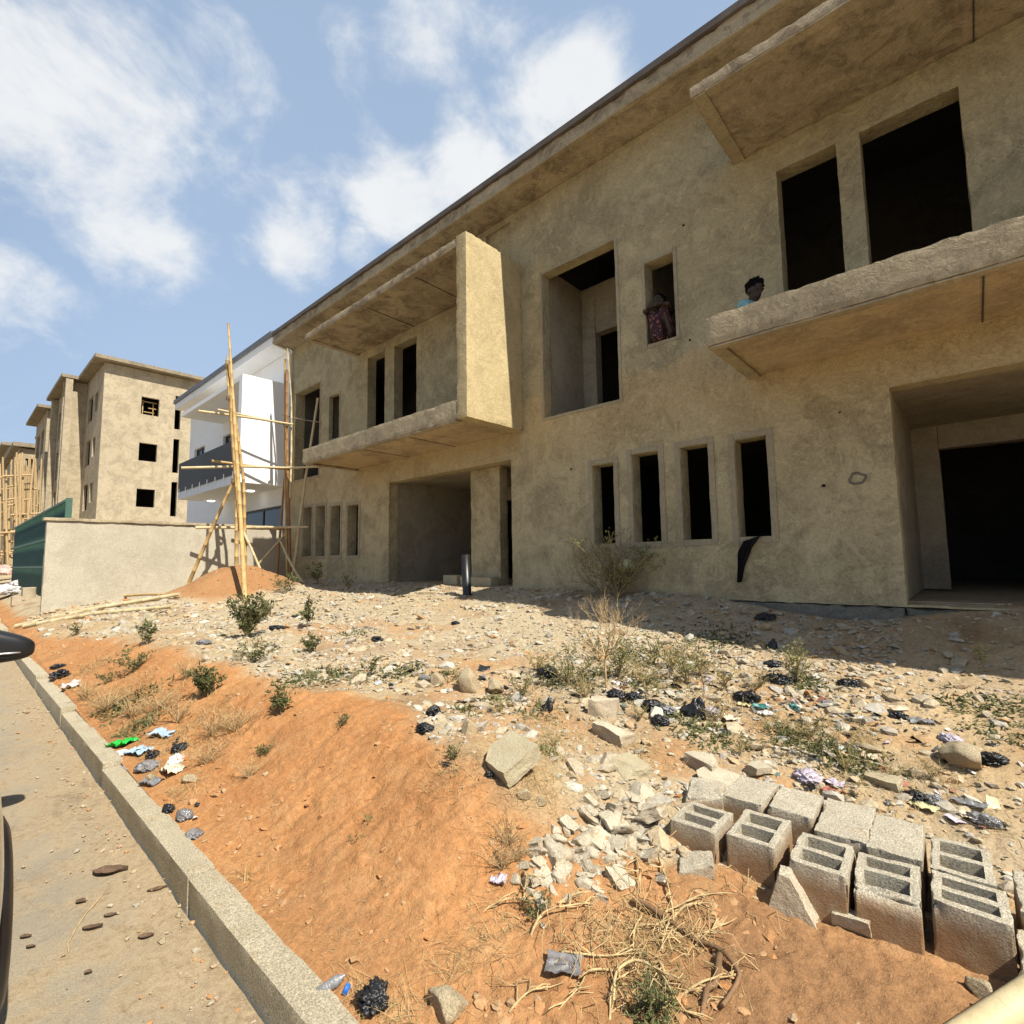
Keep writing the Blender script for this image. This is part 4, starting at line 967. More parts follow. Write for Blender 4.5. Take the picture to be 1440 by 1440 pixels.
# ---- plants
def leaf_plant(px, py, hpx, label, cat='weed', leaves=220, stems=9, spread=.55, leaf=.05, mat='leaf', twig='twig_dk', group=None, seed=0, lean=(0, 0), narrow=.4, name='weed', wpxl=None):
    p = at(px, py); h = wpx(p, hpx)*1.15; leaves = int(leaves*1.3); g = np.random.default_rng(seed+int(px)); t = thing(name, label, cat, tuple(p), group)
    mb = MB(); nodes = []
    for s in range(stems):
        a = g.uniform(0, 2*math.pi); r = spread*h*g.uniform(.2, 1); hh = h*g.uniform(.55, 1)*(1-.25*r/(spread*h))
        pt = [np.zeros(3)]; n = 7
        for k in range(1, n+1):
            u = k/n; pt.append(np.array([math.cos(a)*r*u**1.3+lean[0]*h*u, math.sin(a)*r*u**1.3+lean[1]*h*u, hh*u])+g.normal(0, .018*h, 3)*u)
        pt = np.array(pt); pt[0, 2] = -.02; tube(mb, pt, np.linspace(.012*h, .004*h, n+1), 5); nodes += [(q, (pt[-1]-pt[0])) for q in pt[2:]]
        for b in range(4):
            i = g.integers(2, n); q = pt[i]; aa = g.uniform(0, 6.3); e = q+np.array([math.cos(aa), math.sin(aa), .8])*h*g.uniform(.08, .22); tube(mb, [q, (q+e)/2+g.normal(0, .01*h, 3), e], [.005*h, .004*h, .002*h], 4); nodes += [(q+(e-q)*u, e-q) for u in (.4, .7, 1.)]
    mb.build('stem', M[twig], t)
    V = []; Q = []; T = []
    for k in range(leaves):
        q, d = nodes[g.integers(len(nodes))]; q = q+g.normal(0, .022*h, 3); d = g.normal(size=3)+np.array([0, 0, .3]); d /= np.linalg.norm(d); s = np.cross(d, g.normal(size=3)); s /= np.linalg.norm(s); L = leaf*h*g.uniform(.6, 1.4); W = L*narrow
        n = np.cross(d, s); b = len(V); V += [q, q+d*L*.5+s*W*.5+n*L*.06, q+d*L-n*L*.10, q+d*L*.5-s*W*.5+n*L*.06]; Q.append((b, b+1, b+2, b+3)); T += [float(np.clip(g.normal(.45, .3), 0, 1))]*4
    if leaves: grid_obj('foliage', V, Q, M[mat], t, False, {'tint': T})
    return t
plants = [
 (346, 898, 62, 'large bushy grey-green shrub at the foot of the bamboo scaffold', 'shrub', 900, 22, .62, .085, 'leaf'),
 (207, 906, 34, 'pointed dark green weed on top of the orange bank, beside white rubble', 'weed', 240, 8, .35, .12, 'leaf'),
 (188, 945, 36, 'straggling green weed on the slope of the orange bank, left', 'weed', 240, 9, .7, .11, 'leaf'),
 (290, 980, 46, 'leafy green weed clump on the orange slope above the rags', 'weed', 420, 12, .5, .12, 'leaf'),
 (396, 1006, 44, 'upright green weed on the crest of the orange bank', 'weed', 200, 6, .4, .14, 'leaf'),
 (358, 932, 34, 'low green weed below the large shrub', 'weed', 240, 9, .8, .12, 'leaf'),
 (440, 918, 26, 'small round green weed between white rubble and a black bag', 'weed', 320, 10, .9, .14, 'leaf'),
 (480, 1022, 20, 'small grey-green sprout in the middle of the orange bank', 'weed', 110, 6, .9, .16, 'leaf'),
 (370, 1064, 20, 'small green tuft on the lower orange slope', 'weed', 160, 8, 1., .15, 'leaf'),
 (432, 884, 52, 'tall thin leafy weed left of the wide doorway', 'weed', 150, 3, .2, .10, 'leaf'),
 (110, 892, 16, 'tiny green weed near the lying bamboo poles', 'weed', 90, 5, .6, .2, 'leaf'),
 (148, 962, 20, 'dark small weed behind the bag at the kerb', 'weed', 110, 6, .6, .16, 'leaf'),
 (1003, 832, 42, 'spiky weed against the shaded house wall', 'weed', 170, 5, .7, .14, 'leaf'),
 (1120, 960, 58, 'tall airy pale green weed at the sunlit edge of the shade', 'weed', 420, 11, .45, .06, 'leaf_y'),
 (1158, 1075, 70, 'single tall thin weed behind the concrete blocks', 'weed', 90, 2, .12, .07, 'leaf'),
 (920, 935, 52, 'thin pale green stalks right of the dry shrub', 'weed', 130, 6, .5, .08, 'leaf_y'),
 (965, 960, 62, 'sparse yellow-green stalks among the black bags', 'weed', 170, 8, .55, .07, 'leaf_y'),
 (870, 955, 60, 'olive thicket of weeds below the dry shrub', 'weed', 420, 12, .9, .06, 'leaf_y'),
 (800, 965, 55, 'dry olive weed bush left of the dry shrub', 'weed', 420, 14, .8, .06, 'leaf_y'),
 (1385, 945, 44, 'yellowish leaning stalk at the far right, in front of the shade', 'weed', 60, 3, .3, .09, 'leaf_y'),
 (640, 1068, 22, 'small green tuft left of the large pale slab', 'weed', 140, 7, .9, .16, 'leaf'),
 (520, 952, 40, 'thin green weed on the edge of the cream rubble', 'weed', 80, 4, .4, .10, 'leaf'),
 (447, 822, 34, 'grey weed against the house wall beside the slit windows', 'weed', 130, 5, .5, .11, 'leaf'),
 (400, 835, 34, 'green weed at the right foot of the red earth heap', 'weed', 200, 8, .7, .10, 'leaf'),
 (490, 830, 22, 'low weed at the foot of the wall by the doorway', 'weed', 90, 5, .8, .12, 'leaf'),
 (520, 1156, 14, 'tiny pale seedling in the middle of the bare orange soil', 'weed', 40, 5, 1.1, .2, 'leaf_y'),
 (495, 1188, 14, 'tiny dark seedling on the bare orange soil, lower', 'weed', 30, 5, 1., .2, 'leaf'),
 (918, 1424, 58, 'low leafy weed among the yellow roots at the bottom edge', 'weed', 330, 12, .9, .10, 'leaf'),
 (752, 1292, 36, 'green weed at the left of the yellow roots', 'weed', 190, 9, .8, .12, 'leaf'),
]
for k, (px, py, h, lab, cat, lv_, st, sp, lf, mt) in enumerate(plants): leaf_plant(px, py, h, lab, cat, lv_, st, sp, lf, mt, seed=k*3, name='shrub' if cat == 'shrub' else 'weed')
for k, (px, py, h) in enumerate([(735, 985, 44), (755, 945, 38), (822, 985, 40), (842, 930, 46), (905, 965, 44), (945, 945, 50), (985, 950, 46), (1020, 965, 38), (1012, 1015, 30), (1060, 975, 36), (900, 1012, 26), (700, 1005, 26), (1140, 1040, 34), (1190, 1085, 34), (1255, 1095, 30), (1310, 1095, 28), (1040, 1060, 28), (780, 1050, 26)]):
    leaf_plant(px, py, h, 'dry olive weed growing among the rubble and black bags in the middle of the yard', 'weed', 210, 13, .85, .07, 'leaf_y' if k % 3 else 'leaf', 'twig', 'dry olive weeds among the litter', seed=200+k, name='weed')
for k, (px, py, h) in enumerate([(120, 985, 34), (150, 1000, 36), (185, 1010, 34), (222, 1000, 34), (250, 1018, 38), (300, 1035, 40), (330, 1030, 36), (290, 1075, 34), (350, 1095, 30), (260, 955, 30), (715, 1190, 44), (706, 1225, 40), (728, 1212, 36)]):
    leaf_plant(px, py, h, 'brown dried-up weed tuft on the orange bank', 'weed', 60, 26, 1.0, .07, 'straw', 'twig', 'dried weed tufts on the orange bank', seed=300+k, name='weed')
def branch(mb, p, d, L, r, depth_, g, up=.15, split=(2, 3), spread=.5, tips=None, sides=5, shrink=.72):
    n = 4; pts = [p]; q = p.copy()
    for k in range(n):
        d = d+g.normal(0, .12, 3)+np.array([0, 0, up*.3]); d /= np.linalg.norm(d); q = q+d*L/n; pts.append(q)
    tube(mb, pts, np.linspace(r, r*.65, n+1), sides, 0, False)
    if tips is not None: tips += [pts[-1], pts[-2]]
    if depth_ > 0:
        for k in range(g.integers(split[0], split[1]+1)):
            i = g.integers(2, n+1); e = d+g.normal(0, spread, 3)+np.array([0, 0, up]); e /= np.linalg.norm(e)
            branch(mb, pts[i], e, L*shrink*g.uniform(.7, 1.1), r*.62, depth_-1, g, up, split, spread, tips, sides, shrink)
def dead_shrub(px, py, hpx, label, cat, seed, trunk=.35, mat='twig', stems=1, depth_=5, spread=.42, rad=.011, name='dry_shrub', fan=.5):
    p = at(px, py); h = wpx(p, hpx); g = np.random.default_rng(seed); mb = MB(); t = thing(name, label, cat, tuple(p))
    for s in range(stems):
        if trunk > 0:
            top = np.array([0, 0, trunk*h]); tube(mb, [np.array([0, 0, -.03]), top*.5+g.normal(0, .01, 3), top], [rad*h*1.3, rad*h*1.1, rad*h], 6)
        else: top = np.zeros(3)
        for k in range(5):
            a = 2*math.pi*k/5+g.uniform(-.4, .4); d = np.array([math.cos(a)*fan, math.sin(a)*fan, .75])
            branch(mb, top, d/np.linalg.norm(d), h*(1-trunk)*.30, rad*h*.75, depth_, g, .22, (2, 3), spread, None, 4, .78)
    mb.build('stem', M[mat], t); return t
dead_shrub(853, 968, 178, 'pale leafless dry shrub spreading like a fan in front of the shaded house wall', 'shrub', 4, .24, 'twig', 1, 5, .38, .0085, fan=1.35)
dead_shrub(848, 842, 130, 'grey leafless bush against the house wall below the narrow windows', 'shrub', 9, .05, 'twig_dk', 2, 5, .5, .009, fan=.95)
dead_shrub(990, 978, 40, 'small brown dead stalk among the black bags', 'weed', 14, .4, 'root_dk', 1, 2, .5, .016, 'dead_stalk')
leaf_plant(868, 842, 100, 'half dry yellow-green shrub with sparse leaves beside the grey leafless bush', 'shrub', 900, 18, .8, .045, 'leaf_y', 'twig_dk', seed=77, name='shrub')

# ---- uprooted tangle in the foreground
def px_line(pts, lift): return [at(x, y)+np.array([0, 0, l]) for (x, y), l in zip(pts, lift)]
def roots():
    p0 = at(900, 1310); t = thing('uprooted_shrub', 'tangle of dry yellow roots and branches lying on the soil in the foreground', 'branches', tuple(p0)); o0 = np.array(p0)
    def smooth(P, n=18):
        P = np.asarray(P); s = np.linspace(0, len(P)-1, n); o = []
        for u in s:
            i = min(int(u), len(P)-2); f = u-i; a = P[max(i-1, 0)]; b = P[i]; c = P[i+1]; d = P[min(i+2, len(P)-1)]
            o.append(.5*((2*b)+(-a+c)*f+(2*a-5*b+4*c-d)*f*f+(-a+3*b-3*c+d)*f**3))
        return np.array(o)
    z7 = lambda L: [(680+x/3.6, 1080+y/3.6) for x, y in L]
    big = [z7([(760, 700), (830, 740), (960, 810), (1060, 880), (1190, 960), (1280, 1050), (1290, 1090), (1210, 1240)]), z7([(1200, 985), (1180, 1090), (1130, 1190), (1100, 1290)])]
    mid = [z7([(390, 940), (470, 965), (600, 985), (720, 970), (860, 945)]), z7([(660, 1040), (540, 1070), (490, 1150), (380, 1240)]), z7([(770, 820), (860, 840), (970, 845)]), z7([(760, 720), (800, 770), (770, 830), (760, 940), (780, 1040)]),
           z7([(920, 740), (1000, 720), (1080, 680), (1190, 645)]), z7([(960, 770), (1040, 720), (1135, 712)]), z7([(870, 330), (885, 450), (920, 580), (955, 720), (965, 840)]), z7([(1080, 870), (1140, 860), (1200, 810)]), z7([(770, 460), (790, 560), (795, 650)]),
           z7([(660, 1200), (670, 1090), (740, 1050), (810, 1060), (900, 1110), (960, 1190), (1050, 1290)]), z7([(200, 545), (215, 610), (205, 690)]), z7([(130, 1250), (230, 1170), (325, 1135)]), z7([(1000, 1170), (1120, 1110), (1260, 1070)]), z7([(380, 700), (450, 670), (530, 640)]),
           z7([(890, 1000), (920, 1090), (960, 1200)]), z7([(900, 940), (920, 880), (930, 830)]), z7([(240, 860), (300, 790), (420, 750), (550, 700)]), z7([(0, 740), (120, 720), (240, 700)]), z7([(640, 1290), (650, 1150), (690, 1080)])]
    g = np.random.default_rng(3); mb = MB()
    for L in big:
        L = smooth([(x, y, 0) for x, y in L], 26); P = np.array([at(x, y)+[0, 0, .022+.012*math.sin(k*.5)] for k, (x, y, _) in enumerate(L)])-o0; tube(mb, P, np.linspace(.012, .007, len(P)), 8)
    mb.build('main_root', M['root_dk'], t); mb = MB()
    for L in mid:
        L = smooth([(x, y, 0) for x, y in L], 18); h0 = g.uniform(.012, .05); P = np.array([at(x, y)+[0, 0, .008+h0*math.sin(3.1*k/17)] for k, (x, y, _) in enumerate(L)])-o0; tube(mb, P, np.linspace(.0066, .0026, len(P))*g.uniform(.6, 1.1), 6)
        P = P+g.normal(0, .004, P.shape)*0
        for k in range(9):
            i = g.integers(1, len(P)-1); d = P[i+1]-P[i-1]; d /= np.linalg.norm(d); e = d+g.normal(0, .6, 3); e /= np.linalg.norm(e); e[2] = abs(e[2])*.3
            l = g.uniform(.03, .11); tube(mb, [P[i], P[i]+e*l*.5+g.normal(0, .006, 3), P[i]+e*l], [.0032, .0026, .0014], 4)
    mb.build('side_root', M['root'], t); mb = MB()
    for k in range(260):
        c = at(g.normal(895, 75), g.normal(1325, 52))-o0; a = g.uniform(0, 6.3); l = g.uniform(.04, .14); d = np.array([math.cos(a), math.sin(a), 0]); h = g.uniform(.0, .06)
        tube(mb, [c+[0, 0, h*.3], c+d*l*.35+np.array([0, 0, h])+g.normal(0, .02, 3), c+d*l*.7+np.array([0, 0, h*.8])+g.normal(0, .012, 3), c+d*l], [.0018, .0016, .0013, .0007], 4)
    o = mb.build('rootlets', M['root'], t); tag(o, kind='stuff')
roots()

# ---- litter
def bag_geo(seed, s, flat=.5, sub=5, crumple=.45):
    v, f = ico(sub); g = np.random.default_rng(seed)
    rd = 1-2*np.abs(fbm(v*2.6+seed, 3, seed % 40, .6)); r = .85+crumple*.8*fbm(v*1.7+seed, 3, seed % 50, .6)+.34*rd*np.abs(rd)+.12*fbm(v*9+seed, 2, 5); v = v*r[:, None]
    st = 1+.55*np.maximum(0, v@(lambda q: q/np.linalg.norm(q))(g.normal(size=3)*np.array([1, 1, .3])))
    v = v*st[:, None]*np.array([s, s*g.uniform(.6, 1), s*flat]); v[:, 2] = np.maximum(v[:, 2], -s*flat*.35)
    return v, f
def sheet_geo(seed, sx, sy, h, n=16):
    U, W = np.meshgrid(np.linspace(-.5, .5, n), np.linspace(-.5, .5, n), indexing='ij'); P = np.stack([U.ravel()*sx, W.ravel()*sy, np.zeros(U.size)], 1)
    Q = P.copy(); k = 2.2/max(sx, sy); Q[:, 2] = h*(1.3*np.abs(fbm(P*k*1.3+seed, 4, seed % 31, .6))+.3*fbm(P*k*4, 2, 3)); Q[:, 0] += .12*sx*fbm(P*k+7+seed, 2, 5); Q[:, 1] += .12*sy*fbm(P*k+17+seed, 2, 6)
    idx = np.arange(U.size).reshape(n, n); f = np.stack([idx[:-1, :-1], idx[1:, :-1], idx[1:, 1:], idx[:-1, 1:]], -1).reshape(-1, 4)
    V = np.concatenate([Q, Q-[0, 0, .002]]); return V, np.concatenate([f, f[:, ::-1]+U.size])
bags = [ # px, py, width px, shape, flatness, material, name, label, category
 (520, 1418, 56, 'b', .62, 'bag_black', 'plastic_bag', 'crumpled black plastic bag at the bottom edge beside the round boulder', 'bag'),
 (608, 1006, 22, 'b', .95, 'bag_black', 'plastic_bag', 'upright shiny black bag above another on the edge of the orange bank', 'bag'),
 (598, 1030, 26, 'b', .7, 'bag_black', 'plastic_bag', 'grey-black bag just below the shiny upright one', 'bag'),
 (526, 901, 22, 'b', .45, 'bag_black', 'plastic_bag', 'small flat black bag alone on the cream rubble', 'bag'),
 (390, 885, 22, 'b', .4, 'bag_black', 'plastic_bag', 'small black bag right of the large green shrub', 'bag'),
 (628, 1075, 20, 'b', .25, 'bag_black', 'plastic_bag', 'thin black scrap left of the large pale slab', 'bag'),
 (686, 1092, 16, 'b', .7, 'bag_black', 'plastic_bag', 'tiny black knot of plastic at the foot of the large pale slab', 'bag'),
 (768, 1000, 24, 'p', .9, 'bag_black', 'plastic_bag', 'black bag standing up to a point left of the cream block', 'bag'),
 (862, 982, 30, 'b', .6, 'bag_black', 'plastic_bag', 'round black bag behind the cream block', 'bag'),
 (893, 985, 26, 'b', .6, 'bag_black', 'plastic_bag', 'second black bag to the right behind the cream block', 'bag'),
 (918, 996, 38, 'b', .5, 'bag_black', 'plastic_bag', 'wide black bag in the row of litter, left of the spiked one', 'bag'),
 (940, 1002, 26, 'b', .5, 'bag_grey', 'plastic_bag', 'grey translucent bag between two black ones', 'bag'),
 (930, 1020, 26, 'b', .8, 'bag_black', 'plastic_bag', 'long black bag hanging downhill below the row of litter', 'bag'),
 (975, 1008, 40, 'p', .95, 'bag_black', 'plastic_bag', 'black bag with a tall spiked corner in the row of litter', 'bag'),
 (997, 1006, 22, 'b', .7, 'bag_lilac', 'plastic_bag', 'whitish crumpled bag right of the spiked black bag', 'bag'),
 (772, 952, 34, 'b', .7, 'bag_black', 'plastic_bag', 'black bag in dry weeds left of the dry shrub', 'bag'),
 (1045, 985, 36, 'b', .5, 'bag_black', 'plastic_bag', 'black bag at the right end of the row of litter', 'bag'),
 (1082, 912, 16, 'p', 1., 'bag_black', 'plastic_bag', 'pointed black bag on the edge of the shade', 'bag'),
 (1072, 872, 26, 'b', .55, 'bag_black', 'plastic_bag', 'black bag lying in the shade near the house wall', 'bag'),
 (1082, 938, 24, 'b', .6, 'bag_black', 'plastic_bag', 'black bag just below the pointed one', 'bag'),
 (1098, 960, 40, 'b', .45, 'bag_black', 'plastic_bag', 'spread black bag at the foot of the pale green weed', 'bag'),
 (1195, 965, 38, 'b', .4, 'bag_black', 'plastic_bag', 'flat black bag beside a grey stone at the shade edge', 'bag'),
 (1160, 990, 22, 'b', .4, 'bag_grey', 'plastic_bag', 'dark grey scrap left of the black bag on sand', 'bag'),
 (1265, 1010, 26, 'b', .55, 'bag_black', 'plastic_bag', 'black bag alone on bare sand at the right', 'bag'),
 (1400, 1074, 36, 'b', .65, 'bag_black', 'plastic_bag', 'black bag tucked against the big tan boulder', 'bag'),
 (1288, 1122, 30, 'b', .5, 'bag_black', 'plastic_bag', 'black bag behind the blocks beside a clear one', 'bag'),
 (1316, 1130, 24, 'b', .75, 'bag_clear', 'plastic_bag', 'tied clear bag right of the black one behind the blocks', 'bag'),
 (1298, 1138, 32, 's', .25, 'bag_yellow', 'food_wrapper', 'yellow and blue wrapper in front of the tied clear bag', 'wrapper'),
 (1365, 1154, 26, 's', .25, 'bag_cream', 'paper_scrap', 'pale yellow paper scrap at the right behind the blocks', 'paper'),
 (1390, 1162, 40, 'b', .5, 'bag_clear', 'plastic_bag', 'clear crumpled bag at the right, beside the pale yellow paper', 'bag'),
 (1365, 1135, 34, 's', .2, 'bag_clear', 'plastic_sheet', 'piece of clear film above the pale yellow paper', 'plastic'),
 (1134, 1100, 44, 'b', .5, 'bag_lilac', 'plastic_bag', 'lilac printed bag behind the solid-topped blocks', 'bag'),
 (1172, 1106, 26, 's', .3, 'bag_lilac', 'plastic_sheet', 'lilac film beside the printed bag', 'plastic'),
 (1170, 1117, 28, 's', .3, 'bag_red', 'food_wrapper', 'red wrapper lying on a block edge', 'wrapper'),
 (1068, 998, 22, 's', .4, 'bag_teal', 'plastic_sheet', 'teal scrap in the row of litter', 'plastic'),
 (1112, 998, 24, 'b', .5, 'bag_teal', 'plastic_bag', 'dark teal bag right of the teal scrap', 'bag'),
 (1046, 994, 16, 's', .3, 'bag_yellow', 'food_wrapper', 'small yellow wrapper left of the teal scrap', 'wrapper'),
 (1222, 1068, 22, 's', .3, 'bag_cream', 'paper_scrap', 'cream paper scrap in the weeds behind the blocks', 'paper'),
 (1340, 1045, 30, 'b', .5, 'bag_lilac', 'plastic_bag', 'pinkish bag on top of the big tan boulder\'s left side', 'bag'),
 (1295, 1018, 30, 's', .3, 'bag_clear', 'plastic_sheet', 'greyish film below the black bag on sand', 'plastic'),
 (1020, 1012, 30, 's', .2, 'bag_cream', 'cardboard_scrap', 'brownish flat card below the row of litter', 'card'),
 (1075, 1006, 20, 's', .3, 'bag_white', 'paper_scrap', 'round white scrap below the teal scrap', 'paper'),
 (167, 1050, 34, 's', .55, 'bag_green', 'plastic_bag', 'bright green bag among the rags by the kerb', 'bag'),
 (167, 1060, 24, 'b', .3, 'bag_white', 'plastic_bag', 'blue and white scrap below the bright green bag', 'bag'),
 (229, 1034, 40, 's', .3, 'bag_blue', 'cloth', 'pale blue cloth lying highest among the rags by the kerb', 'cloth'),
 (192, 1060, 32, 's', .35, 'bag_blue', 'cloth', 'pale blue cloth right of the bright green bag', 'cloth'),
 (198, 1084, 42, 'b', .45, 'bag_grey', 'plastic_bag', 'grey crumpled bag beside the kerb, below the blue cloth', 'bag'),
 (246, 1058, 32, 'b', .5, 'bag_black', 'plastic_bag', 'black bag right of the blue cloths by the kerb', 'bag'),
 (214, 1064, 22, 'b', .6, 'bag_black', 'plastic_bag', 'small black bag between the two blue cloths', 'bag'),
 (240, 1086, 40, 's', .5, 'bag_cream', 'paper_scrap', 'large cream paper among the rags by the kerb', 'paper'),
 (244, 1074, 26, 's', .5, 'bag_white', 'paper_scrap', 'white folded paper above the cream one', 'paper'),
 (208, 1104, 28, 's', .4, 'bag_clear', 'plastic_sheet', 'clear film against the kerb below the grey bag', 'plastic'),
 (236, 1140, 24, 'b', .5, 'bag_black', 'plastic_bag', 'black bag squeezed behind the kerb, above the clear one', 'bag'),
 (253, 1153, 32, 'b', .6, 'bag_clear', 'plastic_bag', 'clear bag of rubbish squeezed behind the kerb', 'bag'),
 (266, 1178, 30, 'b', .5, 'bag_grey', 'plastic_bag', 'dark grey bag squeezed behind the kerb, lowest of three', 'bag'),
 (98, 966, 34, 's', .3, 'bag_white', 'plastic_sheet', 'white sheet lying behind the kerb, far left', 'plastic'),
 (82, 952, 30, 'b', .45, 'bag_black', 'plastic_bag', 'black bag behind the white sheet near the kerb', 'bag'),
 (76, 940, 22, 'b', .45, 'bag_black', 'plastic_bag', 'farther black bag near the kerb, above the white sheet', 'bag'),
 (282, 906, 24, 'b', .3, 'bag_grey', 'plastic_bag', 'grey flattened bag below the large green shrub', 'bag'),
 (700, 1242, 24, 's', .3, 'bag_lilac', 'plastic_sheet', 'pale lilac film at the left of the rubble heap', 'plastic'),
 (790, 1372, 50, 's', .10, 'bag_grey', 'plastic_sheet', 'slate grey sheet half buried in soil in the foreground', 'plastic'),
 (640, 878, 14, 'b', .5, 'bag_black', 'plastic_bag', 'tiny black bag on the cream rise before the doorway', 'bag'),
 (415, 868, 12, 'b', .5, 'bag_black', 'plastic_bag', 'tiny black scrap near the thin leafy weed', 'bag'),
]
for k, (px, py, wd, sh, fl, mt, nm, lab, cat) in enumerate(bags):
    p = at(px, py); s = wpx(p, wd)/2
    if sh == 'b': g = bag_geo(700+k, s*.72, fl, 5, .4); dz = s*fl*.35; m = True
    elif sh == 'p':
        v, f = bag_geo(700+k, s*.7, .6, 4, .35); t_ = np.maximum(0, v[:, 2]/(s*.42)); v[:, 2] += s*1.2*fl*np.maximum(0, (v[:, 0]/s+.3))*t_; v[:, 1] *= (1-.5*np.clip(t_, 0, 1)); g = (v, f); dz = s*.25; m = True
    else: g = sheet_geo(700+k, 2*s, 1.5*s, s*1.1*fl+.01); dz = .012 if py < 1350 else .03; m = True
    place_mesh(nm, g, M[mt], p+np.array([0, s*.25, dz]), lab, cat, None, random.uniform(-.6, .6) if sh == 's' else 0., m)
# yellow flowers / wrapper hanging in the bush by the wall
p = on_y(884, 797, 6.55); t = MB(); v, f = bag_geo(799, .085, 1.1, 4, .5); t.add(v, f, 0, True); o = t.build('food_wrapper', M['bag_yellow']); o.location = tuple(p); tag(o, 'yellow and orange wrapper caught in the grey bush under the narrow windows', 'wrapper')
# small torn scraps strewn between the bags: stuff
def scraps():
    sp = spots([(930, 985, 70), (1000, 1000, 60), (1100, 985, 60), (1060, 1000, 40), (860, 960, 60), (780, 985, 50), (1290, 1120, 70), (1360, 1140, 70), (1180, 1100, 50), (1240, 1020, 80), (1340, 1040, 80), (700, 960, 60), (620, 1010, 40), (200, 1070, 40), (255, 1150, 25), (90, 955, 25), (560, 960, 60), (960, 900, 60), (820, 990, 60), (880, 1000, 60), (700, 1000, 40), (1150, 1010, 60), (1400, 1060, 60), (1300, 1080, 80), (1000, 960, 60)])
    P = scatter(520, lambda x, y: sp(x, y)**1.4, 301); g = np.random.default_rng(302); V = []; Q = []; T = []
    for k, (x, y) in enumerate(P):
        s = math.exp(g.normal(math.log(.018), .4)); v, f = sheet_geo(k, s*2, s*g.uniform(.8, 1.8), s*.5, 5); v = v[:25]@rotm(g.normal(0, .35), g.normal(0, .35), g.uniform(0, 6.3)).T+np.array([x, y, gz1(x, y)+.012]); Q.append(np.array(f[:16])+25*k); V.append(v); T += [g.random()]*25
    m = N('torn_scrap', .5, .4); r = m.t.nodes.new('ShaderNodeValToRGB'); m.link(m.attr('tint'), r.inputs[0]); r.color_ramp.interpolation = 'CONSTANT'; e = r.color_ramp.elements; e[0].color = (.02, .02, .02, 1); e[1].position = .48; e[1].color = (.60, .58, .54, 1)
    for pz, cc in ((.60, (.50, .43, .50)), (.68, (.42, .34, .23)), (.76, (.10, .11, .12)), (.86, (.33, .36, .37)), (.91, (.52, .47, .28)), (.94, (.28, .12, .08)), (.97, (.10, .15, .12))): q = e.new(pz); q.color = (*cc, 1)
    m.col(r.outputs[0]); tag(grid_obj('torn_litter', np.concatenate(V), np.concatenate(Q), m.mat, None, True, {'tint': T}), kind='stuff')
scraps()
# bottles
def bottle(px, py, Lpx, label, mat, rz, cap=None, tilt=0.):
    p = at(px, py); L = wpx(p, Lpx); t = thing('plastic_bottle', label, 'bottle', (p[0], p[1], p[2]+L*.16)); t.rotation_euler = (0, tilt, rz); mb = MB()
    pr = [(0, -.5*L), (.15*L, -.5*L), (.165*L, -.46*L)]
    for k in range(7): z = -.42*L+k*.085*L; pr += [(.165*L, z), (.15*L, z+.03*L), (.165*L, z+.06*L)]
    pr += [(.16*L, .2*L), (.12*L, .33*L), (.05*L, .43*L), (.05*L, .5*L), (0, .5*L)]
    lathe(mb, pr, (0, 0, 0), 'x', 20); mb.build('body', M[mat], t)
    if cap: mb = MB(); lathe(mb, [(0, .5*L), (.062*L, .5*L), (.062*L, .58*L), (0, .58*L)], (0, 0, 0), 'x', 14); mb.build('cap', M[cap], t)
M['cap_blue'] = bag_mat('blue_cap', (.03, .16, .55), .4)
bottle(464, 1393, 44, 'crushed clear ribbed plastic bottle leaning on the kerb at the bottom', 'bag_clear', 1.15, None, -.35)
bottle(600, 957, 22, 'pale green bottle lying on the cream rubble', 'bag_clear', .3, 'bag_green')
p = at(484, 1396); mb = MB(); lathe(mb, [(0, 0), (.016, 0), (.017, .004), (.016, .018), (0, .018)], (0, 0, 0), 'x', 18); o = mb.build('bottle_cap', M['cap_blue']); o.location = (p[0], p[1], p[2]+.016); o.rotation_euler = (0, .5, .7); tag(o, 'small blue bottle cap beside the crushed bottle', 'cap')
# dry leaves, twig and flat stone on the road
def dleaf(px, py, wd, label, seed, rz, ar=.42):
    p = at(px, py); s = wpx(p, wd); U, W = np.meshgrid(np.linspace(0, 1, 13), np.linspace(-1, 1, 9), indexing='ij'); wv = np.sin(np.pi*U**.8)*ar*.5+.01
    P = np.stack([(U-.5).ravel()*s, (W*wv).ravel()*s, np.zeros(U.size)], 1); P[:, 2] = .10*s*(np.abs(W.ravel())**1.5)+.07*s*fbm(P*6/s+seed, 3, seed)+.03*s
    i = np.arange(U.size).reshape(13, 9); f = np.stack([i[:-1, :-1], i[1:, :-1], i[1:, 1:], i[:-1, 1:]], -1).reshape(-1, 4)
    o = place_mesh('dry_leaf', (np.concatenate([P, P-[0, 0, .0015]]), np.concatenate([f, f[:, ::-1]+U.size])), M['dryleaf'], p+np.array([0, 0, .008]), label, 'leaf', 'dead leaves on the road', rz); return o
dleaf(155, 1230, 44, 'largest curled dead leaf on the road by the kerb', 1, .95); dleaf(221, 1254, 24, 'narrow dead leaf close to the kerb, right of the largest', 2, 1.2, .3); dleaf(114, 1270, 15, 'small crumpled dead leaf left of the twig', 3, .6, .7)
dleaf(36, 1320, 15, 'small dead leaf near the car, upper of two', 4, .9); dleaf(43, 1334, 13, 'small dead leaf near the car, lower of two', 5, .8); dleaf(124, 1370, 11, 'tiny dark leaf alone in the middle of the road', 6, .8, .6); dleaf(130, 1308, 26, 'flat brown leaf below the pale twig', 7, .9, .35)
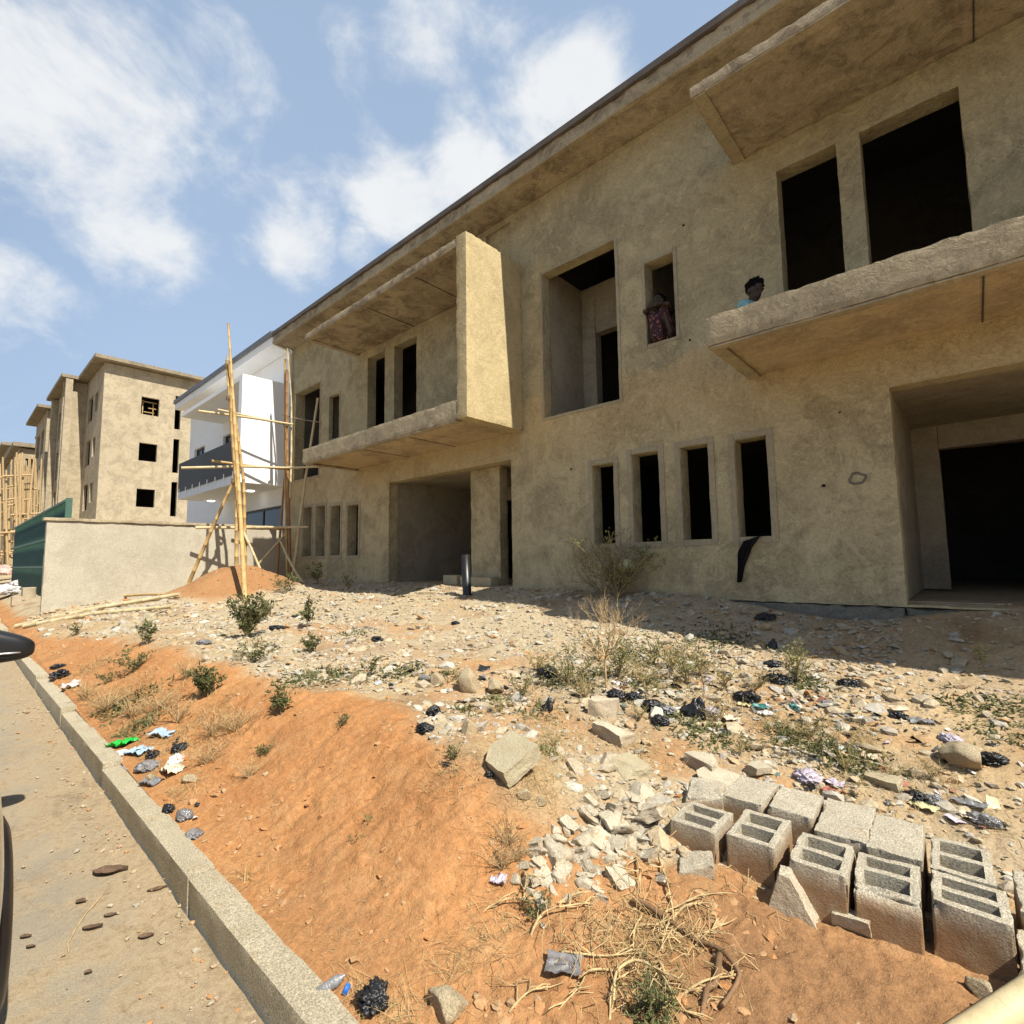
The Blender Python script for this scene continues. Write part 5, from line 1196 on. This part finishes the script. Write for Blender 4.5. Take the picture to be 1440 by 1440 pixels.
dleaf(205, 1320, 20, 'rounded curled leaf right of the flat brown leaf', 8, 1., .5); dleaf(155, 1290, 16, 'thin brown leaf between twig and kerb', 9, 1., .4)
mb = MB(); L = [at(152, 1246), at(140, 1265), at(120, 1287), at(105, 1310), at(95, 1330), at(96, 1341)]; tube(mb, [q+np.array([0, 0, .006]) for q in L], [.002, .003, .0032, .003, .0028, .002], 6); tag(mb.build('twig', M['twig']), 'thin curved pale twig lying on the road', 'twig')
p = at(227, 1326); place_mesh('stone', rock_geo(55, (.028, .02, .010), 9, 3, .05), M['rock'], p+np.array([0, 0, .006]), 'flat brown pebble on the road near the kerb', 'stone')
p = at(253, 1288); place_mesh('stone', rock_geo(56, (.022, .018, .014), 9, 3, .08), M['rock'], p+np.array([0, 0, .006]), 'pale lump at the foot of the kerb', 'stone')

# ---- bamboo, pipe, plank
def bamboo(mb, P, r0, r1, sides=9, nodes=.32):
    P = np.asarray(P, float); s = np.concatenate([[0], np.cumsum(np.linalg.norm(np.diff(P, axis=0), axis=1))]); L = s[-1]; n = max(3, int(L/nodes)); pts = []; rr = []
    for k in range(n+1):
        for du, f in ((-.012, .98), (0, 1.13), (.012, .98)):
            u = np.clip((k/n)*L+du, 0, L); pts.append([np.interp(u, s, P[:, i]) for i in range(3)]); rr.append((r0+(r1-r0)*u/L)*f)
    keep = [0]+[i for i in range(1, len(pts)) if np.linalg.norm(np.array(pts[i])-np.array(pts[i-1])) > 1e-4]
    tube(mb, [pts[i] for i in keep], [rr[i] for i in keep], sides)
sc_t = thing('bamboo_scaffold', 'leaning scaffold of bamboo poles at the house corner, over the red earth heap', 'scaffold', (-13, 5, -.6)); scl = Vector((13, -5, .6))
def pole(pts, r0=.04, r1=.028, mat='bamboo'):
    mb = MB(); P = np.array(pts, float); a, b = P[0], P[-1]; M_ = []
    if len(P) == 2:
        d = np.linalg.norm(b-a); g = np.random.default_rng(int(abs(a[0]*100+b[2]*37))); o1 = g.normal(0, .012*d, 3); P = np.array([a, a*.66+b*.34+o1*.7, a*.33+b*.67+o1, b])
    bamboo(mb, P, r0, r1); o = mb.build('pole', M[mat], sc_t); o.location = scl; return o
XA, XC = -13.6, -13.9
ft = at(346, 850)
pole([ft-[0, 0, .15], on_x(338, 720, -12.2), on_x(328, 560, -12.9), on_x(321, 455, -13.2)], .055, .025)
pole([on_x(333, 803, XA-.1)-[0, 0, .3], on_x(333, 700, XA), on_x(319, 507, XA)], .05, .035); pole([on_x(346, 801, XA)-[0, 0, .3], on_x(343, 680, XA), on_x(322, 512, XA+.1)], .045, .03)
pole([on_x(330, 660, XA-.05), on_x(320, 500, XA-.05)], .035, .025, 'bamboo_pale'); pole([on_x(338, 740, XA+.06), on_x(325, 520, XA+.06)], .035, .025)
pole([on_x(266, 809, -14.5)-[0, 0, .2], on_x(329, 676, XA)], .045, .035, 'bamboo'); pole([on_x(341, 745, XA), on_x(373, 806, -13.2)-[0, 0, .2]], .035, .03, 'bamboo_pale')
pole([on_x(410, 815, XC)-[0, 0, .3], on_x(403, 520, XC)], .04, .03, 'bamboo_red'); pole([on_x(405, 812, XC-.1)-[0, 0, .3], on_x(401, 505, XC-.1)], .04, .03); pole([on_x(388, 815, -14.4)-[0, 0, .3], on_x(403, 640, -14.2)], .035, .03, 'bamboo_red'); pole([on_x(408, 700, XC+.05), on_x(404, 490, XC+.05)], .03, .022, 'bamboo_pale')
pole([on_y(411, 808, 6.2)-[0, 0, .25], on_y(430, 670, 6.45), on_y(447, 560, 6.62)], .04, .03, 'bamboo_pale'); pole([on_x(395, 762, -14.2), on_y(438, 828, 5.8)-[0, 0, .1]], .035, .03, 'bamboo_pale'); pole([on_x(355, 803, -14.6), on_x(402, 750, -14.2)], .035, .03, 'bamboo_pale')
pole([on_x(279, 578, -14.3), on_x(350, 587, -14.1), on_x(412, 597, -13.8)], .035, .03, 'bamboo_pale'); pole([on_x(306, 576, -14.6), on_x(404, 598, -14.3)], .03, .025, 'bamboo_pale'); pole([on_x(255, 658, -14.5), on_x(340, 656, -14.1), on_x(404, 658, -13.8), on_y(450, 656, 6.5)], .035, .03, 'bamboo_pale')
pole([on_x(297, 648, -14.7), on_x(404, 660, -14.5)], .035, .03, 'bamboo'); pole([on_x(275, 742, -14.5), on_x(350, 742, -14.1), on_y(434, 741, 6.4)], .04, .03, 'bamboo_pale'); pole([on_x(330, 739, -14.7), on_x(408, 745, -14.5)], .035, .03, 'bamboo')
pole([on_y(398, 584, 6.3), on_y(452, 594, 6.5)], .015, .012, 'twig_dk')
for px, py, xx in ((320, 515, XA), (327, 583, XA), (334, 657, XA), (338, 742, XA), (402, 597, XC), (404, 657, XC), (406, 742, XC), (329, 676, XA), (322, 560, XA)):
    p = on_x(px, py, xx); mb = MB(); q = []
    for k in range(40): w_ = k*.8; q.append(p+np.array([.062*math.cos(w_), .062*math.sin(w_), -.05+.0026*k+.012*math.sin(k*2.3)]))
    tube(mb, q, .009, 5); o = mb.build('lashing', M['twig_dk'], sc_t); o.location = scl
# thicket of scaffolding before the far block
fs = thing('bamboo_scaffold', 'dense thicket of bamboo scaffolding in front of the distant block at the left edge', 'scaffold', (-50, 4, -.5)); fsl = Vector((50, -4, .5)); g = np.random.default_rng(17)
for k in range(46):
    px = g.uniform(-14, 52); xx = g.uniform(-56, -44); top = g.uniform(632, 660)+max(0, 20-px)*.7; a = on_x(px, 812, xx); b = on_x(px+g.normal(0, 4), top, xx); mb = MB(); tube(mb, [a, (a+b)/2+g.normal(0, .1, 3), b], [.075, .07, .05], 6); o = mb.build('pole', M['twig'], fs); o.location = fsl
for k in range(34):
    y0 = 668+g.integers(0, 7)*19+g.normal(0, 3); xx = g.uniform(-55, -45); x0 = g.uniform(-14, 30); a = on_x(x0, y0, xx); b = on_x(x0+g.uniform(15, 45), y0+g.normal(-2, 5), xx); mb = MB(); tube(mb, [a, b], .06, 6); o = mb.build('pole', M['twig'], fs); o.location = fsl
# poles lying on the ground
def lying(pa, pb, label, lift=(.03, .09), r=.045, mat='bamboo_pale', mid=None):
    a = at(*pa)+[0, 0, lift[0]]; b = at(*pb)+[0, 0, lift[1]]; mb = MB(); P = [a, (a+b)/2+np.array([0, 0, .03]), b]
    for q in P: q[2] = max(q[2], gz1(q[0], q[1])+r) if q[1] > .95 else q[2]
    bamboo(mb, P, r, r*.8); tag(mb.build('bamboo_pole', M[mat]), label, 'pole')
lying((22, 884), (252, 842), 'pale bamboo pole lying on the bank, the farther of two'); lying((34, 884), (242, 860), 'pale bamboo pole lying on the bank, the nearer of two')
lying((150, 842), (250, 838), 'short brown pole half buried at the foot of the beige wall', (.02, .04), .03, 'bamboo')
# bamboo pole crossing the bottom right corner
a = np.array([-.20, 1.76, -1.40]); r = ray(1372, 1452); a = r*(-1.33)/r[2]; r = ray(1460, 1392); b = r*(-1.30)/r[2]; d = b-a; mb = MB(); bamboo(mb, [a-d*.25, b+d*5], .043, .038, 14, .34); tag(mb.build('bamboo_pole', M['bamboo_pale']), 'thick pale bamboo pole end in the bottom right corner', 'pole')
p = at(657, 838); h = wpx(p, 58); mb = MB(); R_ = wpx(p, 6.2); lathe(mb, [(R_*.86, h*.6), (R_*.86, h), (R_, h), (R_, -.2)], (0, 0, 0), 'z', 24); o = mb.build('drain_pipe', M['black_plastic']); o.location = tuple(p); o.rotation_euler = (.03, -.02, 0); tag(o, 'black plastic pipe standing upright in the ground before the wide doorway', 'pipe')
# pale planks and loose blocks by the doorway
p = at(705, 826)
for k, (x, y, sx, sy, szz, lab) in enumerate([(-7.98, 7.05, .42, .22, .23, 'loose pale block lying inside the wide left doorway'), (-7.22, 7.03, .86, .22, .20, 'low course of pale block at the foot of the pier in the left doorway')]):
    mb = MB(); lumpy_box(mb, -sx/2, sx/2, -sy/2, sy/2, 0, szz, .08, .006, .012, 70+k); o = mb.build('concrete_block', M['slabstone']); o.location = (x, y, -.52); tag(o, lab, 'block')
a = at(585, 838); b = at(640, 828); mb = MB(); lumpy_box(mb, -.45, .45, -.07, .07, 0, .03, .1, .004, .006, 75); o = mb.build('plank', M['bamboo_pale']); o.location = ((a[0]+b[0])/2, (a[1]+b[1])/2, a[2]+.03); o.rotation_euler = (0, 0, .25); tag(o, 'pale plank on the ground before the wide left doorway', 'plank')
# sacks and blocks at the far left end of the beige wall
for k, (px, py, wd, mt, lab) in enumerate([(12, 838, 34, 'bag_white', 'whitish full sack lying lowest in the pile at the left edge'), (30, 826, 26, 'bag_white', 'pale sack at the right of the pile by the green hoarding'), (14, 820, 30, 'bag_pink', 'pinkish sack in the middle of the pile at the left edge'), (4, 812, 26, 'bag_white', 'white sack on top of the pile at the left edge')]):
    p = at(px, py) if py > 815 else at(px, 816); s = wpx(p, wd)/2; v, f = bag_geo(850+k, s, .5, 4, .18); place_mesh('sack', (v, f), M[mt], p+np.array([0, 0, s*.3+(.35 if py < 825 else 0)]), lab, 'sack', 'sacks piled at the left edge')
for k, (px, py, wd, lab) in enumerate([(23, 850, 18, 'pale concrete block standing on the earth left of the wall end'), (40, 842, 24, 'grey concrete block beside the standing one at the wall end')]):
    p = at(px, py); s = wpx(p, wd); o = place_mesh('concrete_block', chunk_geo(870+k, (s, s*.6, s*.7), 4, .012, 1), M['chunk'], p+np.array([0, 0, s*.3]), lab, 'block')
# cloth over the sill
def cloth_sill():
    c = [on_y(1086, 755, 6.93), on_y(1066, 756, 6.84), on_y(1058, 757, 6.765), on_y(1048, 772, 6.735), on_y(1043, 795, 6.735), on_y(1040, 819, 6.74)]; wv = [.05, .10, .13, .10, .05, .035]; n = 22; P = []; g = np.random.default_rng(2)
    s = np.linspace(0, len(c)-1, n); m = 10
    for u in s:
        i = min(int(u), len(c)-2); f = u-i; q = c[i]*(1-f)+c[i+1]*f; w_ = wv[i]*(1-f)+wv[i+1]*f
        for k in range(m): t_ = k/(m-1)-.5; P.append(q+np.array([w_*t_*2*(.8 if u > 2 else .9), -.022*math.sin(t_*16+u)*(1 if u > 1.5 else .4), w_*t_*(0.55 if u < 3.2 else .2)+(.015*math.cos(t_*14) if u < 1.6 else 0)]))
    P = np.array(P); P[:, 1] = np.where(np.repeat(s, m) > 2, np.minimum(P[:, 1], 6.765), P[:, 1]); idx = np.arange(n*m).reshape(n, m); f = np.stack([idx[:-1, :-1], idx[1:, :-1], idx[1:, 1:], idx[:-1, 1:]], -1).reshape(-1, 4)
    mb = MB(); mb.add(np.concatenate([P, P+[0, -.012, 0]]), np.concatenate([f[:, ::-1], f+n*m]), 0, True); tag(mb.build('hanging_cloth', M['black_cloth']), 'black cloth hanging over the sill of the narrow window nearest the wide right doorway', 'cloth')
cloth_sill()

# ================================================================== PEOPLE
def capsule(mb, a, b, ra, rb, n=6):
    a = np.array(a, float); b = np.array(b, float); P = []; Rr = []
    d = b-a; L = np.linalg.norm(d); d = d/(L+1e-9)
    for k in range(5): w = math.pi/2*(1-k/4); P.append(a-d*ra*math.sin(w)); Rr.append(max(ra*math.cos(w), .0008))
    for k in range(1, n): u = k/n; P.append(a+d*L*u); Rr.append(ra+(rb-ra)*u)
    for k in range(5): w = math.pi/2*k/4; P.append(b+d*rb*math.sin(w)); Rr.append(max(rb*math.cos(w), .0008))
    tube(mb, P, Rr, 12, 0, True)
def ell(mb, c, s, rot=(0, 0, 0)):
    v, f = ico(3); mb.add((v*np.array(s))@rotm(*rot).T+np.array(c), f, 0, True)
def fuse(o, vox=.011, smooth=4):
    m = o.modifiers.new('fuse', 'REMESH'); m.mode = 'VOXEL'; m.voxel_size = vox; m.use_smooth_shade = True
    s = o.modifiers.new('soft', 'SMOOTH'); s.factor = .5; s.iterations = smooth; return o
def head(mb, c, yaw, pitch, k=1.):
    """skull, jaw, nose, lips, brow and ears; faces local +X"""
    Mx = np.array(Matrix.Rotation(yaw, 3, 'Z') @ Matrix.Rotation(pitch, 3, 'Y')); c = np.array(c)
    def e(p, s): v, f = ico(3); mb.add((v*np.array(s)*k+np.array(p)*k)@Mx.T+c, f, 0, True)
    e((-.008, 0, .025), (.098, .076, .10)); e((.028, 0, -.045), (.066, .056, .070)); e((.055, 0, -.088), (.030, .030, .026))
    e((.094, 0, -.018), (.020, .017, .020)); e((.088, 0, .006), (.012, .010, .030)); e((.082, 0, -.056), (.018, .028, .012)); e((.080, .032, .022), (.014, .030, .010)); e((.080, -.032, .022), (.014, .030, .010))
    for s in (1, -1): e((-.008, s*.080, -.010), (.022, .012, .034))
    return Mx, c
def hand(mb, p, d, up, s=1.):
    """palm with four curled fingers and a thumb"""
    p = np.array(p, float); d = np.array(d, float); d /= np.linalg.norm(d); up = np.array(up, float); up -= d*(up@d); up /= np.linalg.norm(up); side = np.cross(d, up)
    capsule(mb, p, p+d*.06*s, .026*s, .030*s, 3)
    for k, L in enumerate((.062, .072, .068, .052)):
        b = p+d*.075*s+side*(.026-.0175*k)*s; m = b+(d*.75-up*.35)*L*.5*s; capsule(mb, b, m, .0095*s, .009*s, 2); capsule(mb, m, m+(d*.3-up*.8)*L*.5*s, .009*s, .0075*s, 2)
    b = p+d*.02*s+side*.03*s; m = b+(d*.5+side*.7-up*.3)*.04*s; capsule(mb, b, m, .012*s, .010*s, 2); capsule(mb, m, m+(d*.9-up*.5)*.03*s, .010*s, .008*s, 2)
def eyes(root, Mx, c, k=1.):
    for s in (1, -1):
        mb = MB(); v, f = ico(2); mb.add((v*.0105*k+np.array((.078, s*.031, .006))*k)@Mx.T+c, f, 0, True); mb.build('eye', M['eye'], root)
M['eye'] = simple('eye', (.05, .04, .035), .5, .3, .05, 5)
def man():
    bx, by, bz = -1.78, 6.18, 2.405; t = thing('person', 'person in a turquoise shirt sitting low behind the right-hand balcony edge, head bowed', 'person', (bx, by, bz)); mb = MB()
    sh = np.array([.02, 0, .50]); hip = np.array([-.02, 0, .11])
    capsule(mb, hip+[0, .06, 0], hip-[0, .06, 0], .12, .12); capsule(mb, hip+[0, 0, .03], sh-[0, 0, .10], .115, .135)
    for s in (1, -1):
        S_ = sh+np.array([0, s*.17, -.03]); E_ = np.array([.16, s*.23, .26]); H_ = np.array([.36, s*.11, .36]); capsule(mb, sh+[0, s*.06, 0], S_, .06, .058); capsule(mb, S_, E_, .05, .038); capsule(mb, E_, H_, .038, .026); hand(mb, H_, (.9, -s*.3, -.1), (0, 0, 1))
        K_ = np.array([.40, s*.13, .34]); A_ = np.array([.36, s*.12, .07]); capsule(mb, hip+[0, s*.09, 0], K_, .085, .058); capsule(mb, K_, A_, .055, .036); capsule(mb, A_+[-.03, 0, -.03], A_+[.15, s*.02, -.035], .036, .03)
    neck = sh+np.array([.03, 0, .05]); hc = np.array([.085, -.01, .665]); capsule(mb, neck-[0, 0, .03], hc-[.02, 0, .06], .055, .05); Mx, c = head(mb, hc, -.35, .42)
    fuse(mb.build('body', M['skin'], t), .010); eyes(t, Mx, c)
    mb = MB(); v, f = ico(4); keep = v.copy(); r = 1+.13*np.abs(fbm(v*7, 3, 3, .6)); q = v*r[:, None]*np.array([.108, .088, .105])+np.array([-.018, 0, .040]); cut = (v[:, 0]*.9-v[:, 2] > .25); q[cut] = q[cut]*.72+np.array([-.018, 0, .04])*.28
    mb.add(q@Mx.T+c, f, 0, True)
    g = np.random.default_rng(3)
    for k in range(110):
        d = g.normal(size=3); d[2] = abs(d[2]); d /= np.linalg.norm(d)
        if d[0] > .65 and d[2] < .6: continue
        p = (d*np.array([.105, .088, .105])+np.array([-.018, 0, .042])); capsule(mb, p@Mx.T+c, (p+d*g.uniform(.004, .013)+g.normal(0, .004, 3))@Mx.T+c, .010, .007, 2)
    mb.build('hair', M['hair'], t); mb = MB()
    capsule(mb, hip+[0, .05, .02], hip-[0, .05, -.02], .135, .135); capsule(mb, hip+[0, 0, .05], sh-[0, 0, .10], .135, .155)
    for s in (1, -1): S_ = sh+np.array([0, s*.17, -.03]); E_ = np.array([.16, s*.23, .26]); capsule(mb, sh+[0, s*.05, -.005], S_, .072, .072); capsule(mb, S_, S_*.45+E_*.55, .068, .062)
    fuse(mb.build('shirt', M['turq'], t), .012); mb = MB()
    capsule(mb, hip+[0, .07, -.01], hip-[0, .07, .01], .128, .128)
    for s in (1, -1): K_ = np.array([.40, s*.13, .34]); A_ = np.array([.36, s*.12, .07]); capsule(mb, hip+[0, s*.09, 0], K_, .098, .070); capsule(mb, K_, K_*.2+A_*.8, .068, .056)
    fuse(mb.build('trousers', M['trouser'], t), .012)
    t.rotation_euler = (0, 0, -.15)
man()
def woman():
    o = np.array([-3.16, 6.93, 3.135]); t = thing('person', 'person in a floral skirt crouching in the small upper window, arms on knees', 'person', tuple(o)); mb = MB()
    hip = np.array([-.02, .06, .12]); sh = np.array([-.05, .03, .48]); capsule(mb, hip+[.06, 0, 0], hip-[.06, 0, 0], .11, .11); capsule(mb, hip+[0, 0, .04], sh-[0, 0, .09], .10, .115)
    knees = {1: np.array([.075, -.20, .40]), -1: np.array([-.085, -.21, .37])}; feet = {1: np.array([.135, -.10, .05]), -1: np.array([-.06, -.12, .05])}
    for s in (1, -1):
        capsule(mb, hip+[s*.075, 0, 0], knees[s], .08, .052); capsule(mb, knees[s], feet[s], .048, .032); capsule(mb, feet[s]+[0, .03, -.015], feet[s]+[s*.02, -.12, -.02], .030, .024)
        S_ = sh+np.array([s*.145, -.01, -.03]); E_ = np.array([s*.175-.02, -.235, .46]); H_ = np.array([-s*.03, -.30, .475]); capsule(mb, sh+[s*.05, 0, 0], S_, .052, .05); capsule(mb, S_, E_, .043, .034); capsule(mb, E_, H_, .033, .024); hand(mb, H_, (-s*.95, -.05, -.1), (0, 0, 1), .9)
    hc = np.array([-.06, -.05, .63]); capsule(mb, sh+[0, -.01, .02], hc-[0, .0, .06], .048, .045); Mx, c = head(mb, hc, -1.9, -.12, .95)
    fuse(mb.build('body', M['skin'], t), .010); eyes(t, Mx, c, .95)
    mb = MB(); v, f = ico(4); r = 1+.07*np.abs(fbm(v*8, 3, 6)); q = v*r[:, None]*np.array([.100, .082, .100])+np.array([-.020, 0, .034]); cut = (v[:, 0]*.9-v[:, 2] > .2); q[cut] = q[cut]*.70+np.array([-.02, 0, .034])*.3; mb.add(q@Mx.T+c, f, 0, True); mb.build('hair', M['hair'], t)
    mb = MB(); capsule(mb, hip+[.05, 0, .0], hip-[.05, 0, 0], .13, .13); capsule(mb, hip+[0, 0, .05], sh-[0, 0, .12], .118, .13)
    for s in (1, -1): capsule(mb, hip+[s*.07, 0, 0], knees[s]+[0, .0, -.01], .095, .068)
    capsule(mb, knees[-1]+[.02, -.005, -.03], np.array([-.09, -.16, .06]), .068, .06); capsule(mb, knees[-1]*.5+knees[1]*.5+[-.01, -.0, -.06], np.array([-.02, -.15, .05]), .06, .055)
    fuse(mb.build('dress', M['floral'], t), .012)
woman()

# ================================================================== CAR
def car():
    x_r, x_f, yc = -1.93, -6.6, -.675; t = thing('parked_car', 'dark glossy car at the left edge of the road, only corner and mirror in view', 'car', (-4.2, yc, -1.65)); off = Vector((4.2, -yc, 1.65))
    paint = N('dark_car_paint', .16, .6); paint.col((.012, .010, .010)); paint.b.inputs['Coat Weight'].default_value = .8; paint = paint.mat
    def P(o): o.location = off; return o
    # stations: x, half width scale, belt z, roof z, sill z
    st = [(-1.93, .80, -.72, -.60, -1.22), (-1.99, .90, -.68, -.40, -1.33), (-2.15, .965, -.66, -.19, -1.38), (-2.5, .99, -.65, -.10, -1.40), (-3.2, 1., -.65, -.05, -1.41), (-4.0, 1., -.66, -.06, -1.41), (-4.6, 1., -.68, -.16, -1.41), (-5.05, .995, -.70, -.45, -1.41), (-5.4, .99, -.715, -.69, -1.41), (-6.0, .97, -.76, -.745, -1.40), (-6.35, .92, -.86, -.85, -1.38), (-6.6, .78, -1.0, -.98, -1.30)]
    V = []; n = 0
    for (x, s, zb, zr, zs) in st:
        w = .875*s; tum = .80 if zr-zb > .2 else .93
        prof = [(w*.86, zs-.06), (w*.95, zs), (w*.995, zs+.13), (w*1.02, (zs+zb)/2-.02), (w*1.012, (zs+zb)/2+.14), (w*.985, zb-.03), (w*.955, zb), (w*(.955+tum)/2, (zb+zr*1.)/2), (w*tum*.98, zr-.06 if zr-zb > .2 else zr-.005), (w*tum*.86, zr-.015), (w*tum*.5, zr), (0, zr+.008)]
        full = prof+[(-a, b) for a, b in prof[-2::-1]]; n = len(full); V += [(x, yc+a, b) for a, b in full]
    f = [(i*n+k, (i+1)*n+k, (i+1)*n+k+1, i*n+k+1) for i in range(len(st)-1) for k in range(n-1)]
    f += [tuple(range(n)), tuple(range((len(st)-1)*n, len(st)*n))[::-1]]
    f += [(i*n+n-1, (i+1)*n+n-1, (i+1)*n, i*n) for i in range(len(st)-1)]
    mb = MB(); mb.add(V, f, 0, True); b = P(mb.build('body', paint, t)); m = b.modifiers.new('round', 'SUBSURF'); m.levels = 2; m.render_levels = 2
    def glass(name, quad, th=.012):
        q = np.array(quad); nrm = np.cross(q[1]-q[0], q[3]-q[0]); nrm /= np.linalg.norm(nrm); nrm = nrm if nrm@(q.mean(0)-np.array([-4.2, yc, -.6])) > 0 else -nrm; mb = MB(); A = q+nrm*.004; B = q-nrm*th
        mb.add(np.concatenate([A, B]), [(0, 1, 2, 3), (7, 6, 5, 4), (0, 4, 5, 1), (1, 5, 6, 2), (2, 6, 7, 3), (3, 7, 4, 0)]); P(mb.build(name, M['glass'], t))
    for s in (1, -1):
        wb, wt = .832*s, .695*s
        for (xa, xb, xc, xd) in ((-2.45, -3.2, -3.2, -2.72), (-3.27, -4.15, -4.12, -3.27)): glass('side_window', [(xa, yc+wb, -.62), (xb, yc+wb, -.62), (xc, yc+wt, -.17), (xd, yc+wt, -.17)])
        for xw in (-2.85, -5.6):
            w = thing('wheel', '', '', (0, 0, 0)); w.parent = t; w.location = Vector((xw, yc+s*.80, -1.30))+off; [w.pop(k, None) for k in ('label', 'category')]
            mb = MB(); lathe(mb, [(.22, -.11), (.30, -.115), (.335, -.10), (.35, -.06), (.35, .06), (.335, .10), (.30, .115), (.22, .11)], (0, 0, 0), 'y', 40); mb.build('tyre', M['black_plastic'], w)
            mb = MB(); lathe(mb, [(0, s*.07), (.06, s*.075), (.075, s*.05), (.19, s*.06), (.215, s*.10), (.222, s*.105), (.222, -s*.1), (.0, -s*.1)], (0, 0, 0), 'y', 40); mb.build('rim', M['steel'], w)
        mb = MB(); v, f_ = ico(3); mb.add(v*np.array([.13, .13, .07])+np.array([-6.38, yc+s*.62, -.97]), f_, 0, True); P(mb.build('headlight', M['bag_clear'], t))
        mb = MB(); v, f_ = ico(3); mb.add(v*np.array([.07, .10, .14])+np.array([-1.985, yc+s*.64, -.80]), f_, 0, True); P(mb.build('tail_light', M['bag_red'], t))
        # mirror
        cm = np.array([-4.20, yc+s*(.70+.245), -.455]); mb = MB(); v, f_ = ico(4); q = np.sign(v)*np.abs(v)**.6*np.array([.075, .135, .088]); tq = np.clip(q[:, 1]*s/.135, -1, 1); q[:, 2] = np.where(q[:, 2] > 0, q[:, 2]*(1-.42*tq), q[:, 2]*(1-.30*tq))-.018*tq; mr = mb.add(q+cm, f_, 0, True).build('mirror', M['black_plastic'], t); P(mr)
        mb = MB(); u = np.linspace(-1, 1, 15); L_ = [cm+np.array([.06*(1-abs(a)**3)+.018, a*.118, -.032-.004*a*s]) for a in u]; tube(mb, L_, .006, 6); mb.build('trim_strip', M['steel'], mr)
        mb = MB(); tube(mb, [cm+np.array([0, -s*.08, -.05]), cm+np.array([-.02, -s*.17, -.12])], .025, 8); mb.build('mirror_foot', M['black_plastic'], mr)
    glass('rear_window', [(-1.99, yc-.60, -.56), (-1.99, yc+.60, -.56), (-2.20, yc+.55, -.26), (-2.20, yc-.55, -.26)]); glass('windscreen', [(-5.36, yc-.66, -.665), (-5.36, yc+.66, -.665), (-4.68, yc+.56, -.20), (-4.68, yc-.56, -.20)])
    for s in (1, -1):
        mb = MB(); tube(mb, [(-3.4, yc+s*.862, -.74), (-3.5, yc+s*.878, -.74), (-3.6, yc+s*.862, -.74)], .012, 6); P(mb.build('door_handle', M['steel'], t))
car()
